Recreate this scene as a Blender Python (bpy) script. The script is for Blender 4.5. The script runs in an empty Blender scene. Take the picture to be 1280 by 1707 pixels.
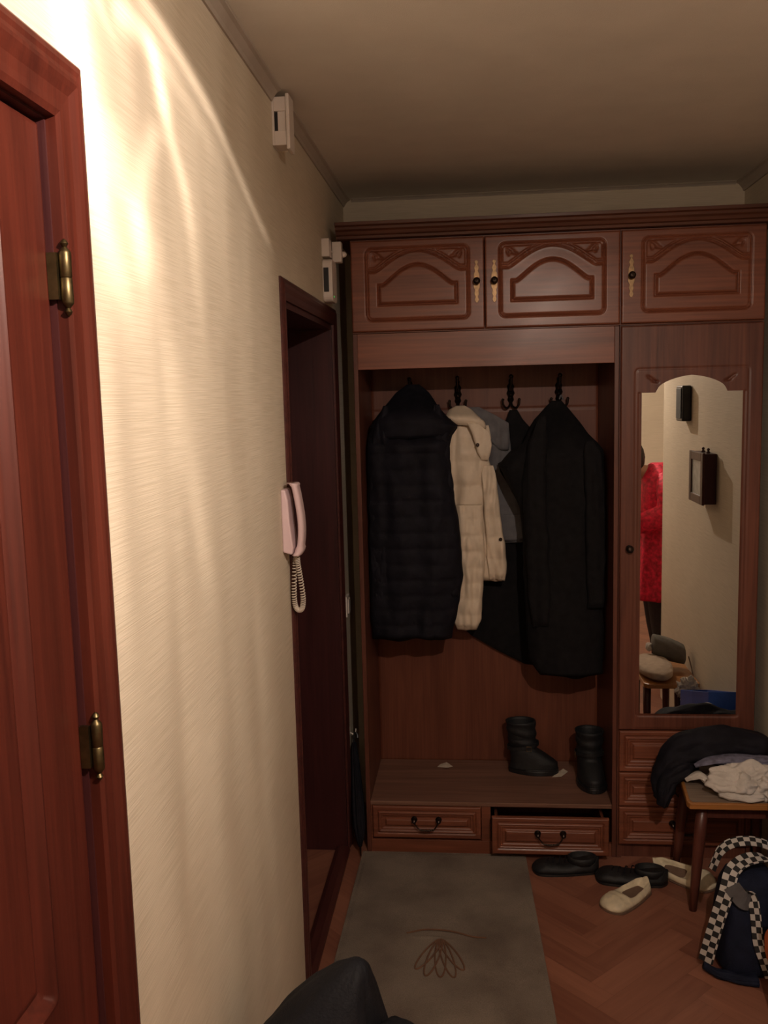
import bpy, bmesh, math, random
import numpy as np
from mathutils import Vector, Matrix, noise
random.seed(4)
sc = bpy.context.scene
col = sc.collection
PI = math.pi

# ---------------------------------------------------------------- camera, world, light, exposure
def set_camera():
    f, yaw, pitch, roll = 1521.16, .09851, .12417, -.02559
    F = Vector((-math.sin(yaw)*math.cos(pitch), math.cos(yaw)*math.cos(pitch), -math.sin(pitch)))
    r = Vector((math.cos(yaw), math.sin(yaw), 0)); u = r.cross(F)
    c, s = math.cos(roll), math.sin(roll)
    r2 = c*r + s*u; u2 = -s*r + c*u
    cam = bpy.data.cameras.new('camera'); o = bpy.data.objects.new('camera', cam); col.objects.link(o)
    cam.sensor_fit = 'VERTICAL'; cam.sensor_height = 36; cam.lens = f/1707*36; cam.clip_start = .02
    m = Matrix((( r2.x, u2.x, -F.x, .49713), (r2.y, u2.y, -F.y, 0), (r2.z, u2.z, -F.z, 1.71884), (0, 0, 0, 1)))
    o.matrix_world = m
    sc.camera = o
set_camera()
w = bpy.data.worlds.new('world'); sc.world = w; w.use_nodes = True
w.node_tree.nodes['Background'].inputs[0].default_value = (.9, .75, .6, 1)
w.node_tree.nodes['Background'].inputs[1].default_value = .02
sc.view_settings.view_transform = 'Standard'; sc.view_settings.look = 'None'
sc.view_settings.gamma = 1; sc.view_settings.exposure = 0.0
LAMP = Vector((.95, .40, 2.35))
LAMP_POWER = 155
LAMP_COLOR = (1.0, .82, .68)

def lamp_light():
    """the ceiling lamp's bulb; bright filaments and dimming are drawn into its emission nodes"""
    L = bpy.data.lights.new('ceiling_lamp_bulb', 'POINT'); o = bpy.data.objects.new('ceiling_lamp_bulb', L)
    col.objects.link(o); o.location = LAMP
    L.energy = LAMP_POWER; L.color = LAMP_COLOR; L.shadow_soft_size = .012
    L.use_nodes = True
    nt = L.node_tree; N = nt.nodes; K = nt.links
    em = [n for n in N if n.type == 'EMISSION'][0]
    def m(op, a, b=None, c=None, clamp=False):
        n = N.new('ShaderNodeMath'); n.operation = op; n.use_clamp = clamp
        for i, v in enumerate((a, b, c)):
            if v is None: continue
            if isinstance(v, (int, float)): n.inputs[i].default_value = v
            else: K.new(v, n.inputs[i])
        return n.outputs[0]
    def curve(v, pts):
        n = N.new('ShaderNodeFloatCurve'); c = n.mapping.curves[0]
        c.points[0].location = pts[0]; c.points[1].location = pts[-1]
        for q in pts[1:-1]: c.points.new(*q)
        n.mapping.update(); K.new(v, n.inputs['Value']); return n.outputs[0]
    g = N.new('ShaderNodeNewGeometry'); sp = N.new('ShaderNodeSeparateXYZ'); K.new(g.outputs['Incoming'], sp.inputs[0])
    SG = LAMP_SIGN
    dx = m('MULTIPLY', sp.outputs[0], SG); dy = m('MULTIPLY', sp.outputs[1], SG); dz = m('MULTIPLY', sp.outputs[2], SG)
    hz = m('SQRT', m('ADD', m('MULTIPLY', dx, dx), m('ADD', m('MULTIPLY', dy, dy), 1e-5)))
    el = m('DIVIDE', dz, hz)
    # upward emission turned down in the nodes, for the shade's rim
    rim = m('MULTIPLY_ADD', el, -1/.22, -.02/.22 + .0, clamp=True)
    base = m('MULTIPLY_ADD', m('SMOOTH_MIN', rim, 1, .1), 1-RIM_LOW, RIM_LOW)
    # the filaments, in the plane one lamp distance to the left
    nx = m('MAXIMUM', m('MULTIPLY', dx, -1), .05)
    y = m('MULTIPLY_ADD', m('DIVIDE', dy, nx), LAMP.x, LAMP.y)
    z = m('MULTIPLY_ADD', m('DIVIDE', dz, nx), LAMP.x, LAMP.z)
    left = m('MULTIPLY_ADD', dx, -1/.35, -.15, clamp=True)
    Y0, YR, Z0, ZR = .9, 1.6, .5, 2.0
    yn = m('MULTIPLY', m('SUBTRACT', y, Y0), 1/YR, clamp=True); zn = m('MULTIPLY', m('SUBTRACT', z, Z0), 1/ZR, clamp=True)
    def streak(par, pts, width, amp):      # par 'y': pts (y, z, a) ; par 'z': pts (z, y, a)
        P = [(((a-Y0)/YR, (b-Z0)/ZR, c) if par == 'y' else ((a-Z0)/ZR, (b-Y0)/YR, c)) for a, b, c in pts]
        P.sort()
        v, o_ = (yn, zn) if par == 'y' else (zn, yn)
        C0 = [(q[0], q[1]) for q in P]; A0 = [(q[0], q[2]) for q in P]
        C0 = [(0, C0[0][1])]+C0+[(1, C0[-1][1])] ; A0 = [(0, 0)]+A0+[(1, 0)]
        cc = curve(v, C0); aa = curve(v, A0)
        W = width/(ZR if par == 'y' else YR)
        d = m('MULTIPLY', m('SUBTRACT', o_, cc), 1/W)
        return m('MULTIPLY', m('MULTIPLY', m('EXPONENT', m('MULTIPLY', m('MULTIPLY', d, d), -1)), aa), amp), cc
    tot = None
    def add(v):
        nonlocal tot
        tot = v if tot is None else m('ADD', tot, v)
    A, ca = streak('y', [(1.30, 2.345, 0), (1.45, 2.338, .8), (1.6, 2.319, .9), (1.71, 2.300, 1), (1.852, 2.267, .75), (2.003, 2.212, .6), (2.183, 2.146, .6), (2.30, 2.11, .25), (2.40, 2.07, 0)], .016, 1.0); add(A)
    add(streak('y', [(1.30, 2.27, 0), (1.33, 2.277, .7), (1.40, 2.287, 1), (1.47, 2.287, .9), (1.58, 2.27, .4), (1.75, 2.23, .25), (1.95, 2.17, 0)], .022, .8)[0])
    add(streak('z', [(2.33, 1.47, 0), (2.28, 1.485, .8), (2.254, 1.500, 1), (2.22, 1.52, 1), (2.19, 1.532, .7), (2.15, 1.568, .45), (2.11, 1.605, .5), (2.065, 1.632, .4), (1.95, 1.66, .12), (1.7, 1.72, 0)], .032, 1.5)[0])
    add(streak('z', [(2.20, 1.525, 0), (2.15, 1.48, .5), (2.11, 1.442, .6), (2.05, 1.404, .7), (1.98, 1.385, .6), (1.85, 1.40, .15), (1.7, 1.42, 0)], .04, .8)[0])
    add(streak('z', [(2.5, 1.15, .9), (2.3, 1.17, 1), (2.18, 1.185, 1), (2.12, 1.20, 1), (2.03, 1.215, .9), (1.97, 1.24, .6), (1.90, 1.28, .4), (1.75, 1.33, 0)], .055, 1.4)[0])
    add(streak('z', [(2.4, 1.22, .4), (2.26, 1.27, .7), (2.235, 1.315, .5), (2.2, 1.34, 0)], .022, .6)[0])
    add(streak('z', [(2.14, 1.27, 0), (2.12, 1.28, .4), (2.03, 1.326, .9), (2.0, 1.37, 1), (1.93, 1.40, .6), (1.8, 1.42, 0)], .06, .6)[0])
    add(streak('z', [(1.95, 1.45, 0), (1.8, 1.50, .5), (1.69, 1.527, .8), (1.5, 1.60, .7), (1.40, 1.64, .5), (1.2, 1.70, 0)], .05, .35)[0])
    add(streak('z', [(1.95, 1.70, 0), (1.6, 1.80, .5), (1.3, 1.95, .5), (.95, 2.09, .4), (.7, 2.15, 0)], .09, .22)[0])
    add(streak('z', [(1.9, 1.35, 0), (1.6, 1.40, .6), (1.2, 1.5, .5), (.8, 1.6, 0)], .09, .25)[0])
    # under the arc the wall gets the lamp's full beam
    edge = m('MULTIPLY_ADD', m('SUBTRACT', ca, zn), 1/.035, .35, clamp=True)
    span = m('MULTIPLY', curve(yn, [(0, 1), (.30, 1), (.60, .85), (.92, .12), (1, 0)]), left)
    gate = m('ADD', m('MULTIPLY', m('MULTIPLY_ADD', edge, 1-RIM_LOW, RIM_LOW), span), m('MULTIPLY', m('MULTIPLY', base, FORWARD), m('SUBTRACT', 1, span)))
    # steeply downward emission dimmed by hand; no part blocks the bulb there
    gate = m('MULTIPLY', gate, m('MAXIMUM', m('MULTIPLY_ADD', m('MINIMUM', m('ADD', el, .6), 0), .6, 1), .5))
    # noise put into the emission for soft uneven streaks
    nz = N.new('ShaderNodeTexNoise'); nz.inputs['Scale'].default_value = 1.3; nz.inputs['Detail'].default_value = 1.5
    cv = N.new('ShaderNodeCombineXYZ'); K.new(m('MULTIPLY', yn, 9.), cv.inputs[0]); K.new(m('MULTIPLY', zn, 2.2), cv.inputs[1]); K.new(cv.outputs[0], nz.inputs['Vector'])
    wob = m('MULTIPLY_ADD', nz.outputs[0], .9, .48)
    s = m('ADD', m('MULTIPLY', gate, wob), m('MULTIPLY', m('MULTIPLY', tot, left), 1.25))
    K.new(s, em.inputs['Strength'])
LAMP_SIGN = 1.0
RIM_LOW = .27
FORWARD = .56
lamp_light()

# ---------------------------------------------------------------- materials
def lin(r, g, b):
    f = lambda c: (c/255/12.92) if c/255 <= .04045 else ((c/255+.055)/1.055)**2.4
    return (f(r), f(g), f(b), 1)
def newmat(name):
    m = bpy.data.materials.new(name); m.use_nodes = True
    nt = m.node_tree; return m, nt, nt.nodes['Principled BSDF']
def sset(b, **k):
    for n, v in k.items(): b.inputs[n.replace('_', ' ')].default_value = v
def plain(name, c, rough=.6, metal=0., spec=.5, noise_amt=.12, nscale=30, bump=.0, bscale=200, sheen=0):
    m, nt, b = newmat(name); N, K = nt.nodes, nt.links
    tc = N.new('ShaderNodeTexCoord'); nz = N.new('ShaderNodeTexNoise'); nz.inputs['Scale'].default_value = nscale; nz.inputs['Detail'].default_value = 4
    K.new(tc.outputs['Object'], nz.inputs['Vector'])
    r = N.new('ShaderNodeValToRGB'); K.new(nz.outputs[0], r.inputs[0])
    r.color_ramp.elements[0].position = .3; r.color_ramp.elements[1].position = .7
    r.color_ramp.elements[0].color = tuple(x*(1-noise_amt) for x in c[:3])+(1,)
    r.color_ramp.elements[1].color = tuple(min(1, x*(1+noise_amt)) for x in c[:3])+(1,)
    K.new(r.outputs[0], b.inputs['Base Color'])
    b.inputs['Roughness'].default_value = rough; b.inputs['Metallic'].default_value = metal
    b.inputs['Specular IOR Level'].default_value = spec
    if sheen: b.inputs['Sheen Weight'].default_value = sheen
    if bump:
        n2 = N.new('ShaderNodeTexNoise'); n2.inputs['Scale'].default_value = bscale; n2.inputs['Detail'].default_value = 3
        K.new(tc.outputs['Object'], n2.inputs['Vector'])
        bp = N.new('ShaderNodeBump'); bp.inputs['Strength'].default_value = bump; bp.inputs['Distance'].default_value = .004
        K.new(n2.outputs[0], bp.inputs['Height']); K.new(bp.outputs[0], b.inputs['Normal'])
    return m
def wood(name, c1, c2, axis='z', rough=.35, coat=.3, scale=1., bump=.15):
    m, nt, b = newmat(name); N, K = nt.nodes, nt.links
    tc = N.new('ShaderNodeTexCoord'); mp = N.new('ShaderNodeMapping'); K.new(tc.outputs['Object'], mp.inputs[0])
    s = {'x': (1.2, 14, 14), 'y': (14, 1.2, 14), 'z': (14, 14, 1.2)}[axis]
    mp.inputs['Scale'].default_value = tuple(v*scale for v in s)
    n1 = N.new('ShaderNodeTexNoise'); n1.inputs['Scale'].default_value = 1.2; n1.inputs['Detail'].default_value = 5; n1.inputs['Distortion'].default_value = 1.2
    K.new(mp.outputs[0], n1.inputs['Vector'])
    mp2 = N.new('ShaderNodeMapping'); K.new(tc.outputs['Object'], mp2.inputs[0])
    mp2.inputs['Scale'].default_value = tuple(v*scale*9 if v > 2 else v*3 for v in s)
    n2 = N.new('ShaderNodeTexNoise'); n2.inputs['Scale'].default_value = 1.0; n2.inputs['Detail'].default_value = 3
    K.new(mp2.outputs[0], n2.inputs['Vector'])
    mx = N.new('ShaderNodeMath'); mx.operation = 'MULTIPLY_ADD'; mx.inputs[1].default_value = .4
    K.new(n2.outputs[0], mx.inputs[0])
    sc_ = N.new('ShaderNodeMath'); sc_.operation = 'MULTIPLY'; sc_.inputs[1].default_value = .6; K.new(n1.outputs[0], sc_.inputs[0]); K.new(sc_.outputs[0], mx.inputs[2])
    r = N.new('ShaderNodeValToRGB'); K.new(mx.outputs[0], r.inputs[0])
    r.color_ramp.elements[0].position = .36; r.color_ramp.elements[1].position = .64
    r.color_ramp.elements[0].color = c1; r.color_ramp.elements[1].color = c2
    K.new(r.outputs[0], b.inputs['Base Color'])
    b.inputs['Roughness'].default_value = rough; b.inputs['Coat Weight'].default_value = coat; b.inputs['Coat Roughness'].default_value = .27; b.inputs['Specular IOR Level'].default_value = .3
    bp = N.new('ShaderNodeBump'); bp.inputs['Strength'].default_value = bump; bp.inputs['Distance'].default_value = .002
    K.new(n2.outputs[0], bp.inputs['Height']); K.new(bp.outputs[0], b.inputs['Normal'])
    return m
def wallpaper(name, c1, c2, strength=.22):
    m, nt, b = newmat(name); N, K = nt.nodes, nt.links
    tc = N.new('ShaderNodeTexCoord')
    def nzs(scale, sc3, det=3):
        mp = N.new('ShaderNodeMapping'); K.new(tc.outputs['Object'], mp.inputs[0]); mp.inputs['Scale'].default_value = sc3
        n = N.new('ShaderNodeTexNoise'); n.inputs['Scale'].default_value = scale; n.inputs['Detail'].default_value = det
        K.new(mp.outputs[0], n.inputs['Vector']); return n.outputs[0]
    fine = nzs(1., (7, 7, 560), 2); mott = nzs(3., (1, 1, 1), 3)
    r = N.new('ShaderNodeValToRGB'); K.new(mott, r.inputs[0]); r.color_ramp.elements[0].position = .3; r.color_ramp.elements[1].position = .7
    r.color_ramp.elements[0].color = c1; r.color_ramp.elements[1].color = c2
    mul = N.new('ShaderNodeMixRGB'); mul.blend_type = 'MULTIPLY'; mul.inputs[0].default_value = 1
    r2 = N.new('ShaderNodeValToRGB'); K.new(fine, r2.inputs[0]); r2.color_ramp.elements[0].position = .35; r2.color_ramp.elements[1].position = .6
    r2.color_ramp.elements[0].color = (.87, .86, .83, 1); r2.color_ramp.elements[1].color = (1, 1, 1, 1)
    K.new(r.outputs[0], mul.inputs[1]); K.new(r2.outputs[0], mul.inputs[2]); K.new(mul.outputs[0], b.inputs['Base Color'])
    b.inputs['Roughness'].default_value = .75; b.inputs['Specular IOR Level'].default_value = .25
    bp = N.new('ShaderNodeBump'); bp.inputs['Strength'].default_value = strength; bp.inputs['Distance'].default_value = .003
    K.new(fine, bp.inputs['Height']); K.new(bp.outputs[0], b.inputs['Normal'])
    return m

M = {}
M['wall'] = wallpaper('cream_wallpaper', (.66, .58, .46, 1), (.72, .635, .505, 1))
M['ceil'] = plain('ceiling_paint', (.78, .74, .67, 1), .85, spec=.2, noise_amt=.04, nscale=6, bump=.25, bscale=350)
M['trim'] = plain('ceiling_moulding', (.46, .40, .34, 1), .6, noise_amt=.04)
M['oakx'] = wood('oak_grain_across', (.14, .042, .022, 1), (.25, .080, .041, 1), 'x', .5, .42)
M['oakz'] = wood('oak_grain_upright', (.085, .027, .017, 1), (.155, .052, .032, 1), 'z', .45, .25)
M['oakdark'] = wood('dark_oak_cornice', (.075, .026, .015, 1), (.135, .048, .028, 1), 'x', .5, .25)
M['oakback'] = wood('oak_back_panel', (.11, .032, .017, 1), (.165, .052, .028, 1), 'z', .5, .1)
M['bench'] = wood('bench_board', (.15, .072, .048, 1), (.25, .13, .09, 1), 'x', .45, .15)
M['cherryz'] = wood('cherry_upright', (.046, .0085, .0055, 1), (.088, .0165, .0095, 1), 'z', .42, .13)
M['cherryy'] = wood('cherry_level', (.046, .0085, .0055, 1), (.088, .0165, .0095, 1), 'y', .42, .13)
M['mahz'] = wood('mahogany_upright', (.036, .009, .010, 1), (.060, .015, .015, 1), 'z', .45, .1)
M['mahy'] = wood('mahogany_level', (.05, .014, .013, 1), (.085, .024, .020, 1), 'y', .42, .15)
M['brass'] = plain('aged_brass', (.13, .10, .05, 1), .42, 1., noise_amt=.3, nscale=60)
M['gilt'] = plain('pale_gilt', (.20, .125, .065, 1), .36, .8, noise_amt=.25, nscale=90)
M['darkmetal'] = plain('dark_bronze', (.05, .035, .028, 1), .32, .9, noise_amt=.2)
M['plastic'] = plain('white_plastic', (.72, .64, .58, 1), .4, noise_amt=.03)
M['pinkplastic'] = plain('pinkish_white_plastic', (.66, .50, .52, 1), .38, noise_amt=.03)
M['blackplastic'] = plain('black_plastic', (.012, .012, .014, 1), .35)
M['mirror'] = newmat('mirror_glass')[0]
sset(M['mirror'].node_tree.nodes['Principled BSDF'], Base_Color=(.86, .87, .85, 1), Metallic=1., Roughness=.01)
M['glass'] = plain('cut_glass', (.9, .9, .9, 1), .1)
sset(M['glass'].node_tree.nodes['Principled BSDF'], Transmission_Weight=.9)
M['enamel'] = plain('white_enamel', (.75, .70, .62, 1), .4, noise_amt=.03)
M['black'] = plain('black_nylon', (.0085, .0078, .0125, 1), .75, noise_amt=.3, nscale=25, bump=.2, bscale=120, sheen=.0, spec=.18)
M['blackwool'] = plain('black_wool', (.0075, .0068, .0078, 1), .9, noise_amt=.3, nscale=40, bump=.4, bscale=500, sheen=.0, spec=.2)
M['cream'] = plain('cream_nylon', (.68, .56, .43, 1), .6, noise_amt=.07, nscale=20, bump=.3, bscale=60)
M['greycloth'] = plain('slate_grey_denim', (.13, .125, .135, 1), .9, noise_amt=.15, bump=.3, bscale=500)
M['leather'] = plain('black_leather', (.0075, .008, .010, 1), .62, noise_amt=.3, bump=.3, bscale=60)
M['navy'] = plain('navy_cloth', (.010, .013, .030, 1), .8, noise_amt=.3, bump=.3, bscale=300, spec=.2)
M['darknavy'] = plain('dark_navy_nylon', (.0075, .0085, .013, 1), .7, noise_amt=.25, nscale=12, bump=.4, bscale=180, spec=.3)
M['slipper'] = plain('cream_leather', (.74, .65, .47, 1), .5, noise_amt=.15, nscale=40, bump=.3, bscale=80)
M['insole'] = plain('brown_insole', (.16, .10, .07, 1), .7)
M['whitecloth'] = plain('off_white_cotton', (.62, .57, .52, 1), .9, noise_amt=.08, bump=.4, bscale=250)
M['lilac'] = plain('lilac_cloth', (.15, .145, .21, 1), .8, noise_amt=.4, nscale=50)
M['blue'] = plain('blue_plastic', (.02, .08, .40, 1), .45)
M['grey'] = plain('grey_felt', (.17, .16, .14, 1), .9, bump=.4, bscale=300)
M['cushion'] = plain('beige_cushion', (.48, .38, .29, 1), .9, bump=.3, bscale=300)
M['greytape'] = plain('grey_webbing', (.11, .105, .11, 1), .8)
M['orange'] = plain('orange_paper', (.62, .16, .06, 1), .6)
M['paper'] = plain('paper', (.62, .55, .45, 1), .8)
M['piclight'] = plain('pale_print', (.40, .42, .42, 1), .3, noise_amt=.25, nscale=40)
M['red'] = plain('red_lace_satin', (.80, .012, .055, 1), .6, noise_amt=.55, nscale=45, bump=.5, bscale=60)
M['tights'] = plain('charcoal_tights', (.035, .03, .035, 1), .8)
M['skin'] = plain('skin', (.55, .30, .20, 1), .5, noise_amt=.05)
M['lips'] = plain('lips', (.42, .14, .12, 1), .5, noise_amt=.05)
M['hair'] = plain('dark_hair', (.012, .008, .006, 1), .65, noise_amt=.4, nscale=120, bump=.4, bscale=90)
M['seattop'] = wood('worn_stool_top', (.17, .12, .09, 1), (.34, .26, .20, 1), 'x', .5, .1, 1.5)
M['stooledge'] = wood('orange_stool_edge', (.30, .115, .03, 1), (.48, .21, .06, 1), 'x', .35, .4)
M['stoolleg'] = wood('red_brown_leg', (.075, .022, .016, 1), (.13, .04, .026, 1), 'z', .4, .3)
M['cord'] = plain('cord_white', (.62, .55, .47, 1), .45, noise_amt=.03)
M['bulb'], _nt, _b = newmat('bulb_glow')
sset(_b, Base_Color=(1, .9, .7, 1), Emission_Color=(1, .78, .5, 1), Emission_Strength=6.)
M['led'], _nt, _b = newmat('green_led')
sset(_b, Base_Color=(0, .2, .02, 1), Emission_Color=(.1, 1, .15, 1), Emission_Strength=.6)

def check_mat():
    m, nt, b = newmat('black_white_check_webbing'); N, K = nt.nodes, nt.links
    uv = N.new('ShaderNodeUVMap'); ck = N.new('ShaderNodeTexChecker'); ck.inputs['Scale'].default_value = 1
    ck.inputs[1].default_value = (.52, .49, .46, 1); ck.inputs[2].default_value = (.012, .011, .012, 1)
    K.new(uv.outputs[0], ck.inputs[0]); K.new(ck.outputs[0], b.inputs['Base Color']); b.inputs['Roughness'].default_value = .8
    return m
M['check'] = check_mat()
def floor_mat():
    m, nt, b = newmat('herringbone_parquet'); N, K = nt.nodes, nt.links
    at = N.new('ShaderNodeAttribute'); at.attribute_name = 'plank'
    sp = N.new('ShaderNodeSeparateColor'); K.new(at.outputs['Color'], sp.inputs[0])
    uv = N.new('ShaderNodeUVMap'); mp = N.new('ShaderNodeMapping'); mp.inputs['Scale'].default_value = (3, 40, 1); K.new(uv.outputs[0], mp.inputs[0])
    nz = N.new('ShaderNodeTexNoise'); nz.inputs['Scale'].default_value = 1; nz.inputs['Detail'].default_value = 5; nz.inputs['Distortion'].default_value = .8
    K.new(mp.outputs[0], nz.inputs['Vector'])
    a = N.new('ShaderNodeMath'); a.operation = 'MULTIPLY_ADD'; a.inputs[1].default_value = .55; K.new(nz.outputs[0], a.inputs[0])
    h = N.new('ShaderNodeMath'); h.operation = 'MULTIPLY'; h.inputs[1].default_value = .32; K.new(sp.outputs[0], h.inputs[0]); K.new(h.outputs[0], a.inputs[2])
    r = N.new('ShaderNodeValToRGB'); K.new(a.outputs[0], r.inputs[0])
    r.color_ramp.elements[0].position = .22; r.color_ramp.elements[0].color = (.20, .074, .046, 1)
    r.color_ramp.elements[1].position = .85; r.color_ramp.elements[1].color = (.42, .185, .115, 1)
    K.new(r.outputs[0], b.inputs['Base Color']); b.inputs['Roughness'].default_value = .42; b.inputs['Coat Weight'].default_value = .15
    b.inputs['Coat Roughness'].default_value = .35
    return m
M['floor'] = floor_mat()
def rug_mat():
    m, nt, b = newmat('worn_grey_brown_carpet'); N, K = nt.nodes, nt.links
    tc = N.new('ShaderNodeTexCoord')
    n1 = N.new('ShaderNodeTexNoise'); n1.inputs['Scale'].default_value = 5; n1.inputs['Detail'].default_value = 5; K.new(tc.outputs['Object'], n1.inputs['Vector'])
    r = N.new('ShaderNodeValToRGB'); K.new(n1.outputs[0], r.inputs[0]); r.color_ramp.elements[0].position = .3; r.color_ramp.elements[1].position = .6
    r.color_ramp.elements[0].color = (.225, .180, .150, 1); r.color_ramp.elements[1].color = (.36, .30, .245, 1)
    n2 = N.new('ShaderNodeTexNoise'); n2.inputs['Scale'].default_value = 350; n2.inputs['Detail'].default_value = 2; K.new(tc.outputs['Object'], n2.inputs['Vector'])
    mul = N.new('ShaderNodeMixRGB'); mul.blend_type = 'MULTIPLY'; mul.inputs[0].default_value = .6
    K.new(r.outputs[0], mul.inputs[1]); K.new(n2.outputs[0], mul.inputs[2]); K.new(mul.outputs[0], b.inputs['Base Color'])
    b.inputs['Roughness'].default_value = .95; b.inputs['Specular IOR Level'].default_value = .1
    bp = N.new('ShaderNodeBump'); bp.inputs['Strength'].default_value = .6; bp.inputs['Distance'].default_value = .003; K.new(n2.outputs[0], bp.inputs['Height']); K.new(bp.outputs[0], b.inputs['Normal'])
    return m
M['rug'] = rug_mat()
M['rugmotif'] = plain('brown_embroidery', (.17, .085, .05, 1), .95, bump=.4, bscale=400)

# ---------------------------------------------------------------- builders
ORG = {}
def tag(o, label, cat, group=None):
    o['label'] = label; o['category'] = cat
    if group: o['group'] = group
def thing(name, loc, label, cat, group=None):
    o = bpy.data.objects.new(name, None); col.objects.link(o); o.location = loc; o.empty_display_size = .05
    ORG[o.name] = Vector(loc); tag(o, label, cat, group); return o
def org(o): return ORG.get(o.name, Vector((0, 0, 0))) if o is not None else Vector((0, 0, 0))
def finish(name, me, mat, parent=None, base=None, smooth=False, bevel=0, solid=False):
    """me is written in world coordinates; parts hang from their thing's base"""
    off = org(parent) if parent is not None else Vector(base or (0, 0, 0))
    me.transform(Matrix.Translation(-off))
    o = bpy.data.objects.new(name, me); col.objects.link(o)
    ORG[o.name] = off
    if parent is not None: o.parent = parent
    else: o.location = off
    if mat is not None: me.materials.append(mat)
    if smooth: me.shade_smooth()
    if bevel:
        b = o.modifiers.new('bevel', 'BEVEL'); b.width = bevel; b.segments = 2; b.limit_method = 'ANGLE'; b.angle_limit = math.radians(40)
    return o
class MB:
    def __init__(s): s.v = []; s.f = []
    def add(s, vs, fs):
        n = len(s.v); s.v += [tuple(q) for q in vs]; s.f += [tuple(i+n for i in f) for f in fs]; return s
    def box(s, x0, y0, z0, x1, y1, z1):
        x0, x1 = sorted((x0, x1)); y0, y1 = sorted((y0, y1)); z0, z1 = sorted((z0, z1))
        return s.add([(x0,y0,z0),(x1,y0,z0),(x1,y1,z0),(x0,y1,z0),(x0,y0,z1),(x1,y0,z1),(x1,y1,z1),(x0,y1,z1)],
              [(0,3,2,1),(4,5,6,7),(0,1,5,4),(1,2,6,5),(2,3,7,6),(3,0,4,7)])
    def tube(s, pts, r, n=10, closed=False, flat=1.):
        pts = [Vector(p) for p in pts]; k = len(pts); rr = r if hasattr(r, '__len__') else [r]*k
        V = []; F = []
        up = None
        for i, p in enumerate(pts):
            a = pts[(i-1) % k] if (closed or i > 0) else p; b = pts[(i+1) % k] if (closed or i < k-1) else p
            t = (b-a).normalized()
            if up is None:
                up = Vector((0, 0, 1)) if abs(t.z) < .9 else Vector((1, 0, 0))
            u = (up - up.dot(t)*t).normalized(); up = u; w_ = t.cross(u)
            for j in range(n):
                q = 2*PI*j/n; V.append(p + rr[i]*(math.cos(q)*u*flat + math.sin(q)*w_))
        m_ = k if closed else k-1
        for i in range(m_):
            for j in range(n):
                a = i*n+j; b = i*n+(j+1) % n; c = ((i+1) % k)*n+(j+1) % n; d = ((i+1) % k)*n+j
                F.append((a, b, c, d))
        if not closed: F.append(tuple(range(n-1, -1, -1))); F.append(tuple((k-1)*n+j for j in range(n)))
        return s.add(V, F)
    def lathe(s, prof, c, axis='z', n=24):
        c = Vector(c); V = []; F = []; k = len(prof)
        for r, h in prof:
            for j in range(n):
                q = 2*PI*j/n; a, b = r*math.cos(q), r*math.sin(q)
                V.append(c + (Vector((a, b, h)) if axis == 'z' else Vector((a, h, b)) if axis == 'y' else Vector((h, a, b))))
        for i in range(k-1):
            for j in range(n): F.append((i*n+j, i*n+(j+1) % n, (i+1)*n+(j+1) % n, (i+1)*n+j))
        F.append(tuple(range(n-1, -1, -1))); F.append(tuple((k-1)*n+j for j in range(n)))
        return s.add(V, F)
    def prism(s, poly, lo, hi, axis='y'):
        n = len(poly)
        P = lambda a, b, h: (a, h, b) if axis == 'y' else (a, b, h) if axis == 'z' else (h, a, b)
        V = [P(a, b, lo) for a, b in poly]+[P(a, b, hi) for a, b in poly]
        return s.add(V, [tuple(range(n)), tuple(range(2*n-1, n-1, -1))]+[(i, (i+1) % n, n+(i+1) % n, n+i) for i in range(n)])
    def ring(s, rings, cap=True):
        n = len(rings[0]); V = [q for r in rings for q in r]; F = []
        for i in range(len(rings)-1):
            for j in range(n): F.append((i*n+j, i*n+(j+1) % n, (i+1)*n+(j+1) % n, (i+1)*n+j))
        if cap: F.append(tuple(range(n-1, -1, -1))); F.append(tuple((len(rings)-1)*n+j for j in range(n)))
        return s.add(V, F)
    def obj(s, name, mat, parent=None, base=None, smooth=False, bevel=0, fixn=True):
        me = bpy.data.meshes.new(name); me.from_pydata(s.v, [], s.f)
        if fixn:
            bm = bmesh.new(); bm.from_mesh(me); bmesh.ops.recalc_face_normals(bm, faces=bm.faces[:]); bm.to_mesh(me); bm.free()
        me.update()
        return finish(name, me, mat, parent, base, smooth, bevel)
def struct(o): o['kind'] = 'structure'; return o
def smooth_by_angle(o, deg=35):
    o.data.shade_smooth(); o.data.set_sharp_from_angle(angle=math.radians(deg))

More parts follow.
